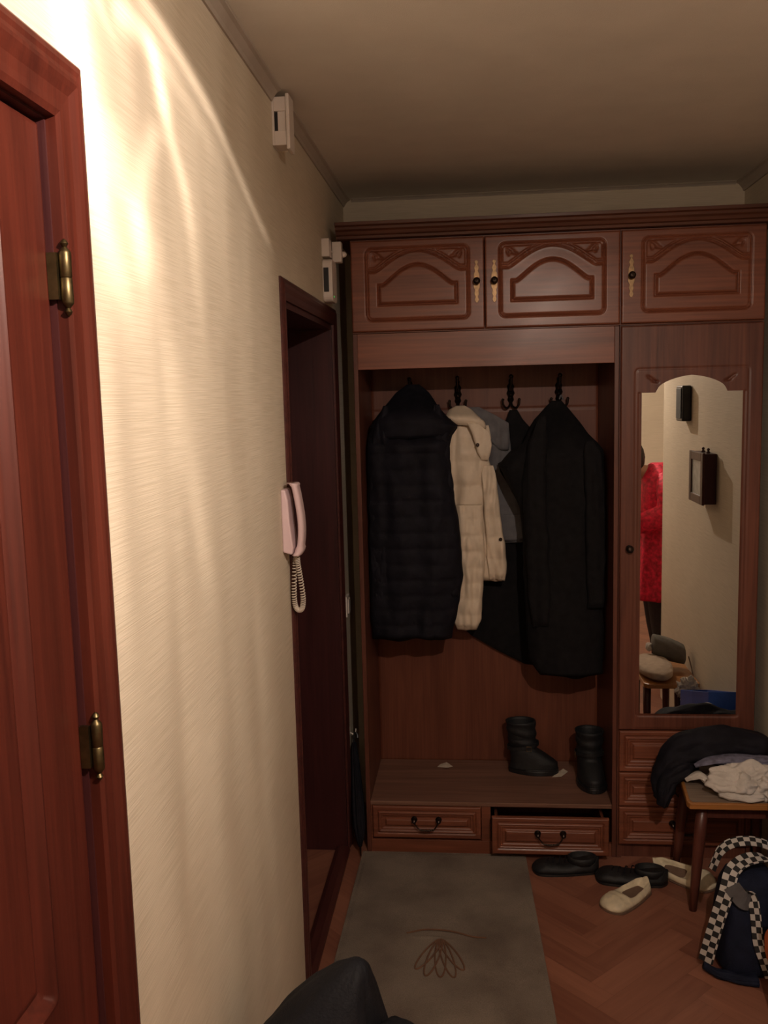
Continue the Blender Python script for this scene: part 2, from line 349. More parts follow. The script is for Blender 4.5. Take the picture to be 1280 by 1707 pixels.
def carved(name, x0, x1, z0, z1, yf, fn, mat, parent, thick=.018, res=.0025, plane='y', bevel=.004):
    """a board whose front face is carved: fn(X, Z) gives the height above the face in metres.
    plane 'y': face looks to -y;  plane 'x': face looks to +x, X runs along y"""
    nx = max(2, int((x1-x0)/res)); nz = max(2, int((z1-z0)/res))
    X, Z = np.meshgrid(np.linspace(x0, x1, nx+1), np.linspace(z0, z1, nz+1), indexing='ij')
    H = fn(X, Z)
    e = np.minimum(np.minimum(X-x0, x1-X), np.minimum(Z-z0, z1-Z))
    H = H - bevel*np.clip(1-e/bevel, 0, 1)**2
    V = []
    if plane == 'y': V = [(a, yf-h, b) for a, b, h in zip(X.ravel(), Z.ravel(), H.ravel())]
    else: V = [(yf+h, a, b) for a, b, h in zip(X.ravel(), Z.ravel(), H.ravel())]
    I = lambda i, j: i*(nz+1)+j
    F = [(I(i, j), I(i+1, j), I(i+1, j+1), I(i, j+1)) for i in range(nx) for j in range(nz)]
    n = len(V); yb = yf+thick if plane == 'y' else yf-thick
    border = [I(i, 0) for i in range(nx)]+[I(nx, j) for j in range(nz)]+[I(i, nz) for i in range(nx, 0, -1)]+[I(0, j) for j in range(nz, 0, -1)]
    for k in border:
        v = V[k]; V.append((v[0], yb, v[2]) if plane == 'y' else (yb, v[1], v[2]))
    m = len(border)
    F += [(border[k], n+k, n+(k+1) % m, border[(k+1) % m]) for k in range(m)]
    F.append(tuple(n+k for k in range(m)))
    if plane == 'x': F = [f[::-1] for f in F]
    mb = MB(); mb.v = V; mb.f = F
    o = mb.obj(name, mat, parent, fixn=False)
    smooth_by_angle(o, 50)
    return o
def sd_rrect(X, Z, cx, cz, hw, hh, r):
    qx = np.abs(X-cx)-hw+r; qz = np.abs(Z-cz)-hh+r
    return np.hypot(np.maximum(qx, 0), np.maximum(qz, 0))+np.minimum(np.maximum(qx, qz), 0)-r
def groove(d, depth, w_): return -depth*np.exp(-(d/w_)**2)

def garment(name, rows, yc, dep, mat, parent, quilt=None, fold=.012, foldf=26, seed=0, ytop=None, n=72, step=.007, topfade=.12, wob=.006, vstretch=1., qa=.2):
    """a hanging piece of clothing lofted through (z, left, right) rows"""
    rows = sorted(rows); zs = np.array([r[0] for r in rows]); L = np.array([r[1] for r in rows]); R_ = np.array([r[2] for r in rows])
    z0, z1 = zs[0], zs[-1]; K_ = max(6, int((z1-z0)/step)); rings = []
    for i in range(K_+1):
        z = z0+(z1-z0)*i/K_
        l = np.interp(z, zs, L); r = np.interp(z, zs, R_)
        l += wob*noise.noise(Vector((seed, z*14, 1))); r += wob*noise.noise(Vector((seed, z*14, 5)))
        c, hw = (l+r)/2, (r-l)/2
        t = min(1, (z1-z)/topfade); t = t*t*(3-2*t)
        y_ = yc if ytop is None else ytop+(yc-ytop)*t
        d = min(dep, hw*.9)*(.35+.65*t)*min(1, .45+(z-z0)/.04)
        q = 1
        if quilt:
            ph = (z-z0)/quilt + .15*noise.noise(Vector((seed, z*3, 9)))
            q = 1-qa+1.3*qa*abs(math.sin(PI*ph))**.5
        ring = []
        for j in range(n):
            a = 2*PI*j/n; cx_, sy = math.cos(a), math.sin(a)
            ex = math.copysign(abs(cx_)**.8, cx_); ey = math.copysign(abs(sy)**.7, sy)
            x = c+hw*ex*(1 if not quilt else (.97+.05*q))
            y = y_-d*q*ey
            zz = z
            if sy > 0:
                f1 = noise.noise(Vector((x*foldf, z*foldf*.12*vstretch, seed*3.1)))+.5*noise.noise(Vector((x*foldf*2.3, z*foldf*.5, seed)))
                y -= fold*f1*sy
                if quilt: y -= .004*noise.noise(Vector((x*60, z*25, seed)))
            if i == 0: zz = z+.012*noise.noise(Vector((x*12, 0, seed)))
            ring.append((x, y, zz))
        rings.append(ring)
    mb = MB().ring(rings); o = mb.obj(name, mat, parent, smooth=True); return o

def lump(name, c, r, mat, parent=None, base=None, seed=0, amp=.25, f=3., zmin=None, crease=0., nu=64, nv=40, power=1., rot=0.):
    """a soft heap: a closed blob with folds, flat where it rests"""
    V = []; F = []; c = Vector(c)
    rings = []
    for i in range(nv+1):
        th = PI*i/nv; ring = []
        for j in range(nu):
            ph = 2*PI*j/nu
            d = Vector((math.sin(th)*math.cos(ph), math.sin(th)*math.sin(ph), -math.cos(th)))
            k = 1+amp*noise.noise(d*f*.5+Vector((seed, 0, 0)))+amp*.5*noise.noise(d*f*1.3+Vector((0, seed, 0)))
            if crease: k -= crease*(1-abs(noise.noise(d*f*1.1+Vector((0, 0, seed+4)))*2.2))**3*.5
            x, y, z = d.x*r[0]*k, d.y*r[1]*k, math.copysign(abs(d.z)**power, d.z)*r[2]*k
            x, y = x*math.cos(rot)-y*math.sin(rot), x*math.sin(rot)+y*math.cos(rot)
            p = c+Vector((x, y, z))
            if zmin is not None and p.z < zmin: p.z = zmin
            ring.append(p)
        rings.append(ring)
    mb = MB().ring(rings); return mb.obj(name, mat, parent, base, smooth=True)
def bez(pts, n=8):
    """Catmull-Rom through the points"""
    P = [Vector(p) for p in pts]; P = [P[0]*2-P[1]]+P+[P[-1]*2-P[-2]]; out = []
    for i in range(1, len(P)-2):
        for k in range(n):
            t = k/n; a, b, c, d = P[i-1], P[i], P[i+1], P[i+2]
            out.append(.5*((2*b)+(-a+c)*t+(2*a-5*b+4*c-d)*t*t+(-a+3*b-3*c+d)*t**3))
    out.append(P[-2]); return out

# ---------------------------------------------------------------- the room
H, W, DB, XR, YR_ = 2.5, 1.537, 3.70, 2.55, -1.5
D1 = (.33, 1.085, 2.059)          # door 1: opening y0, y1, top
D2 = (2.455, 3.302, 1.985)       # door 2
m = MB()
T = .12
e_ = .012
m.box(-T, YR_-T, 0, 0, D1[0]-e_, H).box(-T, D1[0]-e_, D1[2]+e_, 0, D1[1]+e_, H).box(-T, D1[1]+e_, 0, 0, D2[0]-e_, H)
m.box(-T, D2[0]-e_, D2[2]+e_, 0, D2[1]+e_, H).box(-T, D2[1]+e_, 0, 0, DB+T, H)
struct(m.obj('wall_left', M['wall'], base=(0, 0, 0)))
struct(MB().box(0, DB, 0, W+T, DB+T, H).obj('wall_back', M['wall'], base=(0, DB, 0)))
def rounded_wall():
    m = MB(); r = .03; YE = 1.36
    poly = [(W, DB), (W, YE+r)]+[(W+r-r*math.cos(a), YE+r-r*math.sin(a)) for a in np.linspace(0, PI/2, 7)][1:]+[(XR, YE), (XR, YE+T), (W+T, YE+T), (W+T, DB)]
    m.prism(poly, 0, H, 'z'); return m
struct(rounded_wall().obj('wall_right', M['wall'], base=(W, 0, 0)))
struct(MB().box(XR, YR_-T, 0, XR+T, 1.36+T, H).obj('wall_side_passage', M['wall'], base=(XR, 0, 0)))
struct(MB().box(0, YR_-T, 0, XR, YR_, H).obj('wall_front', M['wall'], base=(0, YR_, 0)))
struct(MB().box(-.5, YR_-T, H, XR+T, DB+T, H+.1).obj('ceiling', M['ceil'], base=(0, 0, H)))

def clip(poly, fn):
    out = []
    for i in range(len(poly)):
        a, b = poly[i], poly[(i+1) % len(poly)]; fa, fb = fn(a), fn(b)
        if fa >= 0: out.append(a)
        if (fa >= 0) != (fb >= 0):
            t = fa/(fa-fb); out.append((a[0]+(b[0]-a[0])*t, a[1]+(b[1]-a[1])*t, a[2]+(b[2]-a[2])*t, a[3]+(b[3]-a[3])*t))
    return out
def make_floor():
    w_, L_ = .082, .41; V = []; F = []; C = []; U = []
    s = math.sqrt(.5); ox, oy = .30, 1.2
    rects = [(-.04, YR_, XR, 1.36), (-.04, 1.36, W, DB), (-.34, D2[0], -.04, D2[1])]
    rnd = random.Random(7)
    for k in range(-60, 60):
        for q in range(-14, 14):
            for typ in (0, 1):
                bx, by = k*w_+q*L_, k*w_-q*L_
                if typ == 0: R = [(bx, by), (bx+L_, by), (bx+L_, by+w_), (bx, by+w_)]; uv = [(0, 0), (L_, 0), (L_, w_), (0, w_)]
                else: R = [(bx, by+w_), (bx+w_, by+w_), (bx+w_, by+w_+L_), (bx, by+w_+L_)]; uv = [(0, 0), (0, w_), (L_, w_), (L_, 0)]
                cx, cy = sum(a for a, b in R)/4, sum(b for a, b in R)/4
                g = .0005
                R = [(a+(g if a < cx else -g), b+(g if b < cy else -g)) for a, b in R]
                u0, v0 = rnd.random()*9, rnd.random()*9; sh = rnd.random()
                P = [((a-b)*s+ox, (a+b)*s+oy, u+u0, v+v0) for (a, b), (u, v) in zip(R, uv)]
                px, py = P[0][0], P[0][1]
                if not (-1 < px < 3.2 and -2.2 < py < 4.3): continue
                for x0, y0, x1, y1 in rects:
                    c = P
                    for fn in (lambda p: p[0]-x0, lambda p: x1-p[0], lambda p: p[1]-y0, lambda p: y1-p[1]):
                        if len(c) > 2: c = clip(c, fn)
                    if len(c) > 2:
                        n = len(V); V += [(p[0], p[1], 0) for p in c]; U += [(p[2], p[3]) for p in c]; F.append(tuple(range(n, n+len(c)))); C.append(sh)
    # slab beneath
    for x0, y0, x1, y1 in [(-.34, YR_, XR, DB)]:
        mb = MB().box(x0, y0, -.05, x1, y1, -.0012); n = len(V)
        V += mb.v; U += [(0, 0)]*8; F += [tuple(i+n for i in f) for f in mb.f]; C += [0]*6
    me = bpy.data.meshes.new('floor'); me.from_pydata(V, [], F)
    at = me.color_attributes.new('plank', 'FLOAT_COLOR', 'CORNER'); uvl = me.uv_layers.new(name='UVMap')
    for p in me.polygons:
        for li in p.loop_indices:
            at.data[li].color = (C[p.index],)*3+(1,); uvl.data[li].uv = U[me.loops[li].vertex_index]
    return struct(finish('floor', me, M['floor'], base=(0, 0, 0)))
make_floor()

# ceiling mouldings: a thin coving strip where wall meets ceiling
cov = [(0, 0), (.034, 0), (.034, -.006), (.024, -.010), (.010, -.026), (.006, -.036), (0, -.036)]
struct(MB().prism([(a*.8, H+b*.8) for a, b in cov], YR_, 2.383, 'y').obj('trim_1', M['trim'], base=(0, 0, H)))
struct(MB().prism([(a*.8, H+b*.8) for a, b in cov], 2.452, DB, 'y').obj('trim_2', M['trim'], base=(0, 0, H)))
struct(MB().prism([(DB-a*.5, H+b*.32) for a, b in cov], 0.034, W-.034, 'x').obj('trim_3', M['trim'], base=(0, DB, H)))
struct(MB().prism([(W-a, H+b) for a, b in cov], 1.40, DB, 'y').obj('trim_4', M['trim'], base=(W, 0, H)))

# ---------------------------------------------------------------- doors
def casing(name, y0, y1, zt, wd, prof, mat, parent=None, legs=(True, True)):
    """moulded architrave on the left wall; prof = (offset outward 0..1, height)"""
    m = MB()
    k = len(prof)
    secs = []
    if legs[0]: secs.append([(h, y0-o*wd, 0) for o, h in prof])
    secs.append([(h, y0-o*wd, zt+o*wd) for o, h in prof]); secs.append([(h, y1+o*wd, zt+o*wd) for o, h in prof])
    if legs[1]: secs.append([(h, y1+o*wd, 0) for o, h in prof])
    m.ring(secs); o = m.obj(name, mat, parent); return o
prof1 = [(0, -.02), (0, .012), (.10, .015), (.22, .015), (.38, .016), (.50, .020), (.58, .022), (.64, .022), (.68, .017), (.76, .016), (.84, .017), (.94, .015), (1, .011), (1, 0)]
d1 = struct(MB().box(-.045, D1[1]-.003, 0, -.0005, D1[1], D1[2]).box(-.045, D1[0]+.03, D1[2]-.003, -.0005, D1[1]-.003, D1[2]).box(-T, D1[0]-.0, 0, -.045, D1[0]+.03, D1[2]).box(-T, D1[1]-.03, 0, -.045, D1[1], D1[2]).box(-T, D1[0]+.03, D1[2]-.03, -.045, D1[1]-.03, D1[2]).obj('door_1', M['mahz'], base=(0, D1[0], 0)))
c1 = casing('door_casing', D1[0], D1[1], D1[2]-.0, .081, prof1, M['cherryz'], d1)
yl0, yl1, zl1 = D1[0]+.034, D1[1]-.006, D1[2]-.008
def leaf1(X, Z):
    H_ = np.zeros_like(X)
    for zc, hh in ((1.47, .455), (.52, .36)):
        d = sd_rrect(X, Z, (yl0+yl1)/2, zc, (yl1-yl0)/2-.115, hh, .002)
        H_ += .006*np.exp(-((d+.004)/.005)**2) - .008*np.clip(-(d+.010)/.004, 0, 1)*np.clip((d+.040)/.010, 0, 1) + groove(d+.022, .004, .003)
    return H_
lf = carved('door_leaf', yl0, yl1, .008, zl1, -0.006, leaf1, M['cherryz'], d1, thick=.04, res=.004, plane='x')
for zc in (1.872, 1.285, .45):
    hpf = [(.0, -.046), (.003, -.044), (.005, -.040), (.0025, -.036), (.006, -.032), (.0075, -.029), (.007, -.001), (.0062, 0), (.007, .001), (.0075, .029), (.006, .032), (.0025, .036), (.005, .040), (.003, .044), (0, .046)]
    m = MB().lathe(hpf, (.0135, D1[1]-.002, zc), 'z', 16)
    m.box(-.0055, D1[1]-.0115, zc-.026, .0065, D1[1]-.0045, zc+.029)
    h = m.obj('hinge', M['brass'], d1, smooth=False); smooth_by_angle(h, 40); h['label'] = 'aged brass hinge'
m = MB().lathe([(.022, 0), (.024, .004), (.010, .008), (.009, .04)], (.02, yl0+.06, 1.02), 'x', 16).tube(bez([(.06, yl0+.06, 1.02), (.066, yl0+.09, 1.02), (.064, yl0+.17, 1.012)]), .008)
m.obj('door_handle', M['brass'], d1, smooth=True)

prof2 = [(0, -.02), (0, .006), (.15, .008), (.35, .009), (.55, .012), (.70, .013), (.80, .010), (.9, .009), (1, .005), (1, 0)]
DP = -.30
m = MB().box(DP, D2[0], 0, -.001, D2[0]+.018, D2[2]).box(DP, D2[1]-.018, 0, -.001, D2[1], D2[2]).box(DP, D2[0]+.018, D2[2]-.018, -.001, D2[1]-.018, D2[2])
d2 = struct(m.obj('door_2', M['mahz'], base=(0, D2[0], 0)))
casing('door_casing', D2[0], D2[1], D2[2], .057, prof2, M['mahy'], d2)
def leaf2(X, Z):
    H_ = np.zeros_like(X)
    for zc, hh in ((1.35, .42), (.48, .33)):
        d = sd_rrect(X, Z, (D2[0]+D2[1])/2, zc, .28, hh, .002); H_ += groove(d, .005, .005)+groove(d+.03, .004, .004)
    return H_
carved('door_leaf', D2[0]+.021, D2[1]-.021, .012, D2[2]-.021, DP+.03, leaf2, M['mahz'], d2, thick=.03, res=.006, plane='x')
MB().prism([(-.046, 0), (-.044, .014), (-.030, .020), (-.006, .020), (.008, .012), (.010, 0)], D2[0]+.02, D2[1]-.02, 'y').obj('threshold', M['mahy'], d2, bevel=.001)
MB().lathe([(.020, 0), (.022, .004), (.009, .008), (.009, .03), (.02, .04), (.024, .055), (.018, .066), (.0, .070)], (DP+.03, D2[0]+.09, 1.0), 'x', 16).obj('door_knob', M['brass'], d2, smooth=True)

# ---------------------------------------------------------------- the wardrobe wall
YF = 3.278; YBK = DB-.002
G_OAK = None
# coat niche
n0, n1, nz0, nz1 = .077, 1.0085, 0, 1.9465
nx0, nx1 = n0+.016, n1-.016
niche = thing('coat_niche', (n0, YF, 0), 'open oak coat niche with hooks above, bench below and two drawers in its base', 'wardrobe')
MB().box(n0, YF, 0, nx0, YBK, nz1).obj('side_panel', M['oakz'], niche, bevel=.0015)
MB().box(nx1, YF, 0, n1, YBK, nz1).obj('side_panel', M['oakz'], niche, bevel=.0015)
def backfn(X, Z): return groove(Z-1.663, .003, .0022)
carved('back_panel', nx0, nx1, .195, nz1, YBK-.008, backfn, M['oakback'], niche, thick=.007, res=.006)
MB().box(nx0, YF+.003, 1.821, nx1, YF+.021, nz1).obj('fascia', M['oakx'], niche, bevel=.001)
MB().box(nx0, YF+.021, nz1-.016, nx1, YBK-.012, nz1).obj('top_panel', M['oakx'], niche)
MB().box(nx0, YF+.002, .187, nx1, YBK-.012, .203).obj('bench_board', M['bench'], niche, bevel=.002)
MB().box(nx0, YF+.004, .0, nx1, YF+.020, .050).box(.512, YF+.006, .050, .546, YF+.022, .187).box(nx0, YF+.006, .05, .0985, YF+.022, .187).obj('plinth', M['oakx'], niche, bevel=.001)
MB().box(.1, YF+.3, .0, .97, YF+.31, .186).obj('inner_divider', M['oakz'], niche)
def drawer_fn(x0, x1, z0, z1, ins=.020):
    def fn(X, Z):
        d = sd_rrect(X, Z, (x0+x1)/2, (z0+z1)/2, (x1-x0)/2-ins, (z1-z0)/2-ins, .004)
        return groove(d, .004, .0025)+.0025*np.exp(-((d+.006)/.004)**2)+groove(d+.013, .003, .002)-.005*np.clip(-(d+.014)/.008, 0, 1)+.008*np.clip(-(d+.028)/.005, 0, 1)
    return fn
def bail(cx, cz, y, parent, wd=.046):
    m = MB()
    for s in (-1, 1):
        m.lathe([(.0115, 0), (.012, -.003), (.006, -.005), (.005, -.014), (.0085, -.018), (.009, -.022), (.005, -.027), (0, -.028)], (cx+s*wd, y, cz), 'y', 14)
    pts = bez([(cx-wd, y-.018, cz), (cx-wd*.88, y-.021, cz-.014), (cx-wd*.60, y-.023, cz-.029), (cx-wd*.3, y-.024, cz-.033), (cx, y-.024, cz-.034), (cx+wd*.3, y-.024, cz-.033), (cx+wd*.60, y-.023, cz-.029), (cx+wd*.88, y-.021, cz-.014), (cx+wd, y-.018, cz)], 6)
    k = len(pts); m.tube(pts, [.0026+(.0022*abs(math.sin(i*1.05)) if abs(i-k/2) < k*.22 else 0) for i in range(k)], 8)
    o = m.obj('drawer_handle', M['darkmetal'], parent, smooth=True); o['label'] = 'dark bronze bail handle'
def drawer(x0, x1, z0, z1, y, parent, handle=True, depth=.30):
    dr = carved('drawer', x0, x1, z0, z1, y, drawer_fn(x0, x1, z0, z1), M['oakx'], parent, thick=.017, res=.002)
    m = MB(); a, b, t = x0+.012, x1-.012, .010
    yb = y+.018
    m.box(a, yb, z0+.012, a+t, yb+depth, z1-.018).box(b-t, yb, z0+.012, b, yb+depth, z1-.018).box(a+t, yb+depth-t, z0+.012, b-t, yb+depth, z1-.018).box(a+t, yb, z0+.014, b-t, yb+depth-t, z0+.020)
    m.obj('drawer_box', M['oakback'], dr)
    if handle: bail((x0+x1)/2, (z0+z1)/2+.016, y-.004, dr)
    return dr
drawer(.100, .510, .058, .184, YF-.002, niche, depth=.26)
drawer(.549, .974, .034, .176, YF-.062, niche, depth=.30)
# the four cast hooks
def coat_hook(x):
    y = YBK-.008; m = MB()
    pl = [(0, .052), (.008, .042), (.006, .030), (.014, .018), (.011, .004), (.016, -.010), (.010, -.024), (.013, -.036), (.006, -.048), (0, -.056)]
    poly = [(x+a, 1.735+b) for a, b in pl]+[(x-a, 1.735+b) for a, b in pl[-2:0:-1]]
    m.prism(poly, y-.006, y, 'y')
    m.tube(bez([(x, y-.004, 1.745), (x, y-.03, 1.738), (x, y-.058, 1.752), (x, y-.066, 1.785)]), [.0055]*12+[.005]*12+[.0055], 8)
    m.lathe([(0, -.009), (.007, -.005), (.009, 0), (.007, .005), (0, .009)], (x, y-.066, 1.79), 'z', 12)
    for s in (-1, 1):
        m.tube(bez([(x, y-.006, 1.70), (x+s*.006, y-.024, 1.675), (x+s*.020, y-.036, 1.668), (x+s*.030, y-.042, 1.680), (x+s*.032, y-.044, 1.697)]), .0042, 8)
        m.lathe([(0, -.006), (.005, -.003), (.006, 0), (.005, .003), (0, .006)], (x+s*.032, y-.044, 1.70), 'z', 10)
    m.lathe([(0, .014), (.010, .010), (.013, 0), (.010, -.010), (0, -.014)], (x, y-.010, 1.722), 'y', 14)
    o = m.obj('coat_hook', M['darkmetal'], niche, smooth=True); o['label'] = 'dark cast double hook'
for x in (.252, .441, .650, .838): coat_hook(x)

# overhead cabinets and their carved doors
def carve_door(x0, x1, z0, z1, parent, knob_side, cxo=0):
    cx = (x0+x1)/2+cxo; R0, R1 = cx-.181, cx+.181
    zb, zt = z0+.036, z1-.024
    def arch(X, lo, hi, hw):
        t = np.clip(np.abs(X-cx)/hw, 0, 1); return lo+(hi-lo)*(1-t*t)**1.35
    def fn(X, Z):
        H_ = np.zeros_like(X)
        d = sd_rrect(X, Z, cx, (zb+zt)/2, .181, (zt-zb)/2, .022)
        H_ += groove(d, .003, .0022)+groove(d+.008, .0025, .002)+.002*np.exp(-((d+.004)/.003)**2)
        ins = (d < -.010)
        za = arch(X, z1-.110, z1-.040, .150)
        slope = np.gradient(za, X[:, 0], axis=0); da = (Z-za)/np.sqrt(1+slope**2)
        band = groove(da, .004, .0022)+groove(da-.0065, .0035, .002)+groove(da-.013, .004, .0022)+.0025*np.exp(-((da-.0065)/.008)**2)
        H_ += band*ins
        H_ += -.004*np.clip((da-.016)/.004, 0, 1)*np.clip((-d-.011)/.004, 0, 1)
        zi = arch(X, z1-.152, z1-.084, .124)
        s2 = np.gradient(zi, X[:, 0], axis=0); di = (Z-zi)/np.sqrt(1+s2**2)
        dp = np.maximum(np.maximum(np.abs(X-cx)-.137, (z0+.092)-Z), di)
        H_ += groove(dp, .0065, .0032)+.003*np.clip(-(dp+.004)/.006, 0, 1)
        for s in (-1, 1):       # little carved leaves in the upper corners
            for (ax, az, ang, la, wa) in ((.140, .047, .6, .017, .005), (.128, .060, .15, .013, .004), (.150, .058, 1.2, .010, .004)):
                u = (X-(cx+s*ax))*s; v = Z-(z1-az)
                p = u*math.cos(ang)+v*math.sin(ang); q = -u*math.sin(ang)+v*math.cos(ang)
                H_ += -.005*np.exp(-(p/la)**4-(q/wa)**2)
        return H_
    d = carved('door', x0, x1, z0, z1, YF-.019, fn, M['oakx'], parent, thick=.018, res=.0022)
    kx = x1-.026 if knob_side > 0 else x0+.032
    zk = z0+.160; y = YF-.019
    pl = [(.003, .072), (.007, .066), (.003, .058), (.009, .046), (.005, .036), (.010, .026), (.011, -.020), (.006, -.030), (.009, -.042), (.004, -.052), (.008, -.062), (.003, -.072)]
    poly = [(kx+a, zk+b) for a, b in pl]+[(kx-a, zk+b) for a, b in reversed(pl)]
    e = MB().prism(poly, y-.0022, y+.0002, 'y').obj('escutcheon', M['gilt'], d, bevel=.0006); e['label'] = 'pale gilt escutcheon plate'
    k = MB().lathe([(.007, -.001), (.005, -.006), (.0045, -.012), (.011, -.018), (.0125, -.023), (.010, -.029), (.004, -.031), (0, -.031)], (kx, y, zk), 'y', 20).obj('knob', M['darkmetal'], d, smooth=True)
    k['label'] = 'dark round knob'
def overhead(x0, x1, label):
    t = thing('overhead_cabinet', (x0, YF, 1.948), label, 'cabinet')
    m = MB().box(x0, YF, 1.948, x0+.016, YBK, 2.27).box(x1-.016, YF, 1.948, x1, YBK, 2.27).box(x0+.016, YF, 1.948, x1-.016, YBK, 1.964).box(x0+.016, YF, 2.254, x1-.016, YBK, 2.27).box(x0+.016, YBK-.008, 1.964, x1-.016, YBK, 2.254)
    m.obj('cabinet_body', M['oakx'], t); return t
oc = overhead(.077, 1.0085, 'oak double-door overhead cabinet above the open coat niche')
carve_door(.079, .5445, 1.952, 2.264, oc, 1, .0)
carve_door(.5475, 1.007, 1.952, 2.264, oc, -1, 0)
oc2 = overhead(1.010, 1.491, 'oak single-door overhead cabinet above the mirror cupboard')
carve_door(1.012, 1.489, 1.952, 2.264, oc2, -1, .012)
# cornice
cp = [(3.70-.002, 2.272), (YF-.002, 2.272), (YF-.012, 2.275), (YF-.014, 2.284), (YF-.022, 2.287), (YF-.026, 2.297), (YF-.034, 2.303), (YF-.036, 2.312), (YF-.045, 2.316), (YF-.046, 2.327), (3.698, 2.327)]
o = MB().prism(cp, .030, 1.533, 'x').obj('cornice', M['oakdark'], base=(.03, YF, 2.272), bevel=.0008)
tag(o, 'stepped dark oak cornice running along the top of the whole wardrobe', 'cornice')

# mirror cupboard
mc = thing('mirror_cupboard', (1.010, YF, 0), 'tall oak cupboard with arched mirror door above three small drawers', 'cupboard')
m = MB().box(1.010, YF, 0, 1.026, YBK, 1.9465).box(1.475, YF, 0, 1.491, YBK, 1.9465).box(1.026, YBK-.008, .05, 1.475, YBK, 1.9465).box(1.026, YF, 1.9305, 1.475, YBK-.008, 1.9465).box(1.026, YF, .488, 1.475, YBK-.008, .500).box(1.026, YF+.01, 0, 1.475, YF+.026, .052).box(1.026, YF, .052, 1.475, YBK-.008, .06)
m.obj('cupboard_body', M['oakz'], mc)
MX0, MX1, MZ0, MZS, MZP = 1.0828, 1.4220, .5625, 1.7137, 1.7715
mcx = (1.134+1.366)/2
def mtop(x):
    t = abs(x-mcx)/.116
    return MZS if t >= 1 else MZS+.006+(MZP-MZS-.006)*math.sqrt(max(0, 1-(t)**2))*(.82+.18*(1-t))
def mdoor(X, Z):
    d = sd_rrect(X, Z, (MX0+MX1)/2, (MZ0+1.80)/2, (MX1-MX0)/2+.006, (1.80-MZ0)/2+.006, .008)
    H_ = groove(d-.002, .003, .004)*(Z < 1.715)
    H_ += groove(sd_rrect(X, Z, (MX0+MX1)/2, 1.15, (MX1-MX0)/2+.020, .645, .012), .0018, .0035)
    for s in (-1, 1):
        for (ax, az, ang, la, wa) in ((.135, 1.762, .6, .016, .004), (.122, 1.752, .2, .012, .0035)):
            u = (X-(mcx+s*ax))*s; v = Z-az
            p = u*math.cos(ang)+v*math.sin(ang); q = -u*math.sin(ang)+v*math.cos(ang)
            H_ += -.005*np.exp(-(p/la)**4-(q/wa)**2)
    return H_
md = carved('door', 1.012, 1.489, .500, 1.944, YF-.018, mdoor, M['oakz'], mc, thick=.018, res=.003)
xs = np.linspace(MX0, MX1, 60)
poly = [(MX0, MZ0), (MX1, MZ0)]+[(x, mtop(x)) for x in xs[::-1]]
MB().prism(poly, YF-.0195, YF-.0165, 'y').obj('mirror', M['mirror'], md)
MB().lathe([(.012, 0), (.009, -.004), (.006, -.008), (.011, -.016), (.014, -.021), (.012, -.027), (.006, -.031), (0, -.032)], (1.044, YF-.018, 1.168), 'y', 20).obj('knob', M['darkmetal'], md, smooth=True)
for z0, z1, h in ((.340, .495, False), (.208, .336, False), (.060, .204, True)):
    dr = drawer(1.015, 1.487, z0, z1, YF-.018, mc, True)

# ---------------------------------------------------------------- coats
def clipr(rows, lo=.100, hi=.984): return [(z, max(lo, a), min(hi, b)) for z, a, b in rows]
PUFFER =[(1.768,0.248,0.293),(1.736,0.203,0.331),(1.691,0.168,0.366),(1.635,0.125,0.410),(1.601,0.115,0.436),(1.572,0.105,0.418),(1.500,0.094,0.405),(1.409,0.085,0.415),(1.294,0.079,0.431),(1.179,0.076,0.445),(1.038,0.072,0.450),(0.944,0.071,0.437),(0.850,0.071,0.417),(0.793,0.074,0.405)]
CREAM =[(1.678,0.435,0.486),(1.651,0.384,0.527),(1.604,0.378,0.561),(1.558,0.368,0.572),(1.488,0.367,0.557),(1.417,0.366,0.584),(1.324,0.364,0.595),(1.228,0.358,0.604),(1.133,0.356,0.619),(1.062,0.355,0.625),(0.990,0.365,0.618)]
CSLEEVE =[(1.087,0.438,0.539),(1.015,0.425,0.533),(0.919,0.416,0.525),(0.846,0.413,0.522),(0.807,0.427,0.505)]
GREY =[(1.671,0.472,0.528),(1.635,0.492,0.598),(1.605,0.515,0.639),(1.540,0.526,0.643),(1.482,0.526,0.650),(1.446,0.525,0.631),(1.386,0.524,0.666),(1.315,0.524,0.684),(1.219,0.534,0.697),(1.135,0.569,0.694)]
BL3 =[(1.660,0.646,0.674),(1.620,0.627,0.697),(1.585,0.617,0.728),(1.524,0.609,0.763),(1.477,0.597,0.774),(1.429,0.592,0.774),(1.381,0.608,0.774),(1.261,0.638,0.785),(1.127,0.522,0.832),(0.968,0.495,0.832),(0.782,0.444,0.832),(0.744,0.480,0.832),(0.706,0.546,0.831),(0.656,0.638,0.831),(0.618,0.710,0.819)]
BL4 =[(1.692,0.809,0.846),(1.666,0.780,0.868),(1.622,0.736,0.896),(1.567,0.703,0.933),(1.533,0.680,0.966),(1.506,0.636,0.988),(1.456,0.595,0.997),(1.410,0.617,1.001),(1.286,0.674,1.006),(1.172,0.682,1.007),(0.942,0.688,1.008),(0.802,0.694,1.009),(0.708,0.702,1.009),(0.643,0.743,0.996)]
coat1 = thing('quilted_coat', (.26, 3.44, .79), 'long black quilted coat hanging from the leftmost hook, its hood up', 'coat')
b1 = garment('coat_body', clipr([r for r in PUFFER if r[0] < 1.66]), 3.447, .076, M['black'], coat1, quilt=.060, qa=.07, fold=.024, foldf=12, seed=2, ytop=3.50, topfade=.1)
garment('hood', clipr([(z, a, b) for z, a, b in PUFFER if z > 1.56]+[(1.553, .13, .38), (1.61, .112, .442)]), 3.47, .095, M['black'], coat1, fold=.022, foldf=8, seed=5, ytop=3.56, topfade=.14)
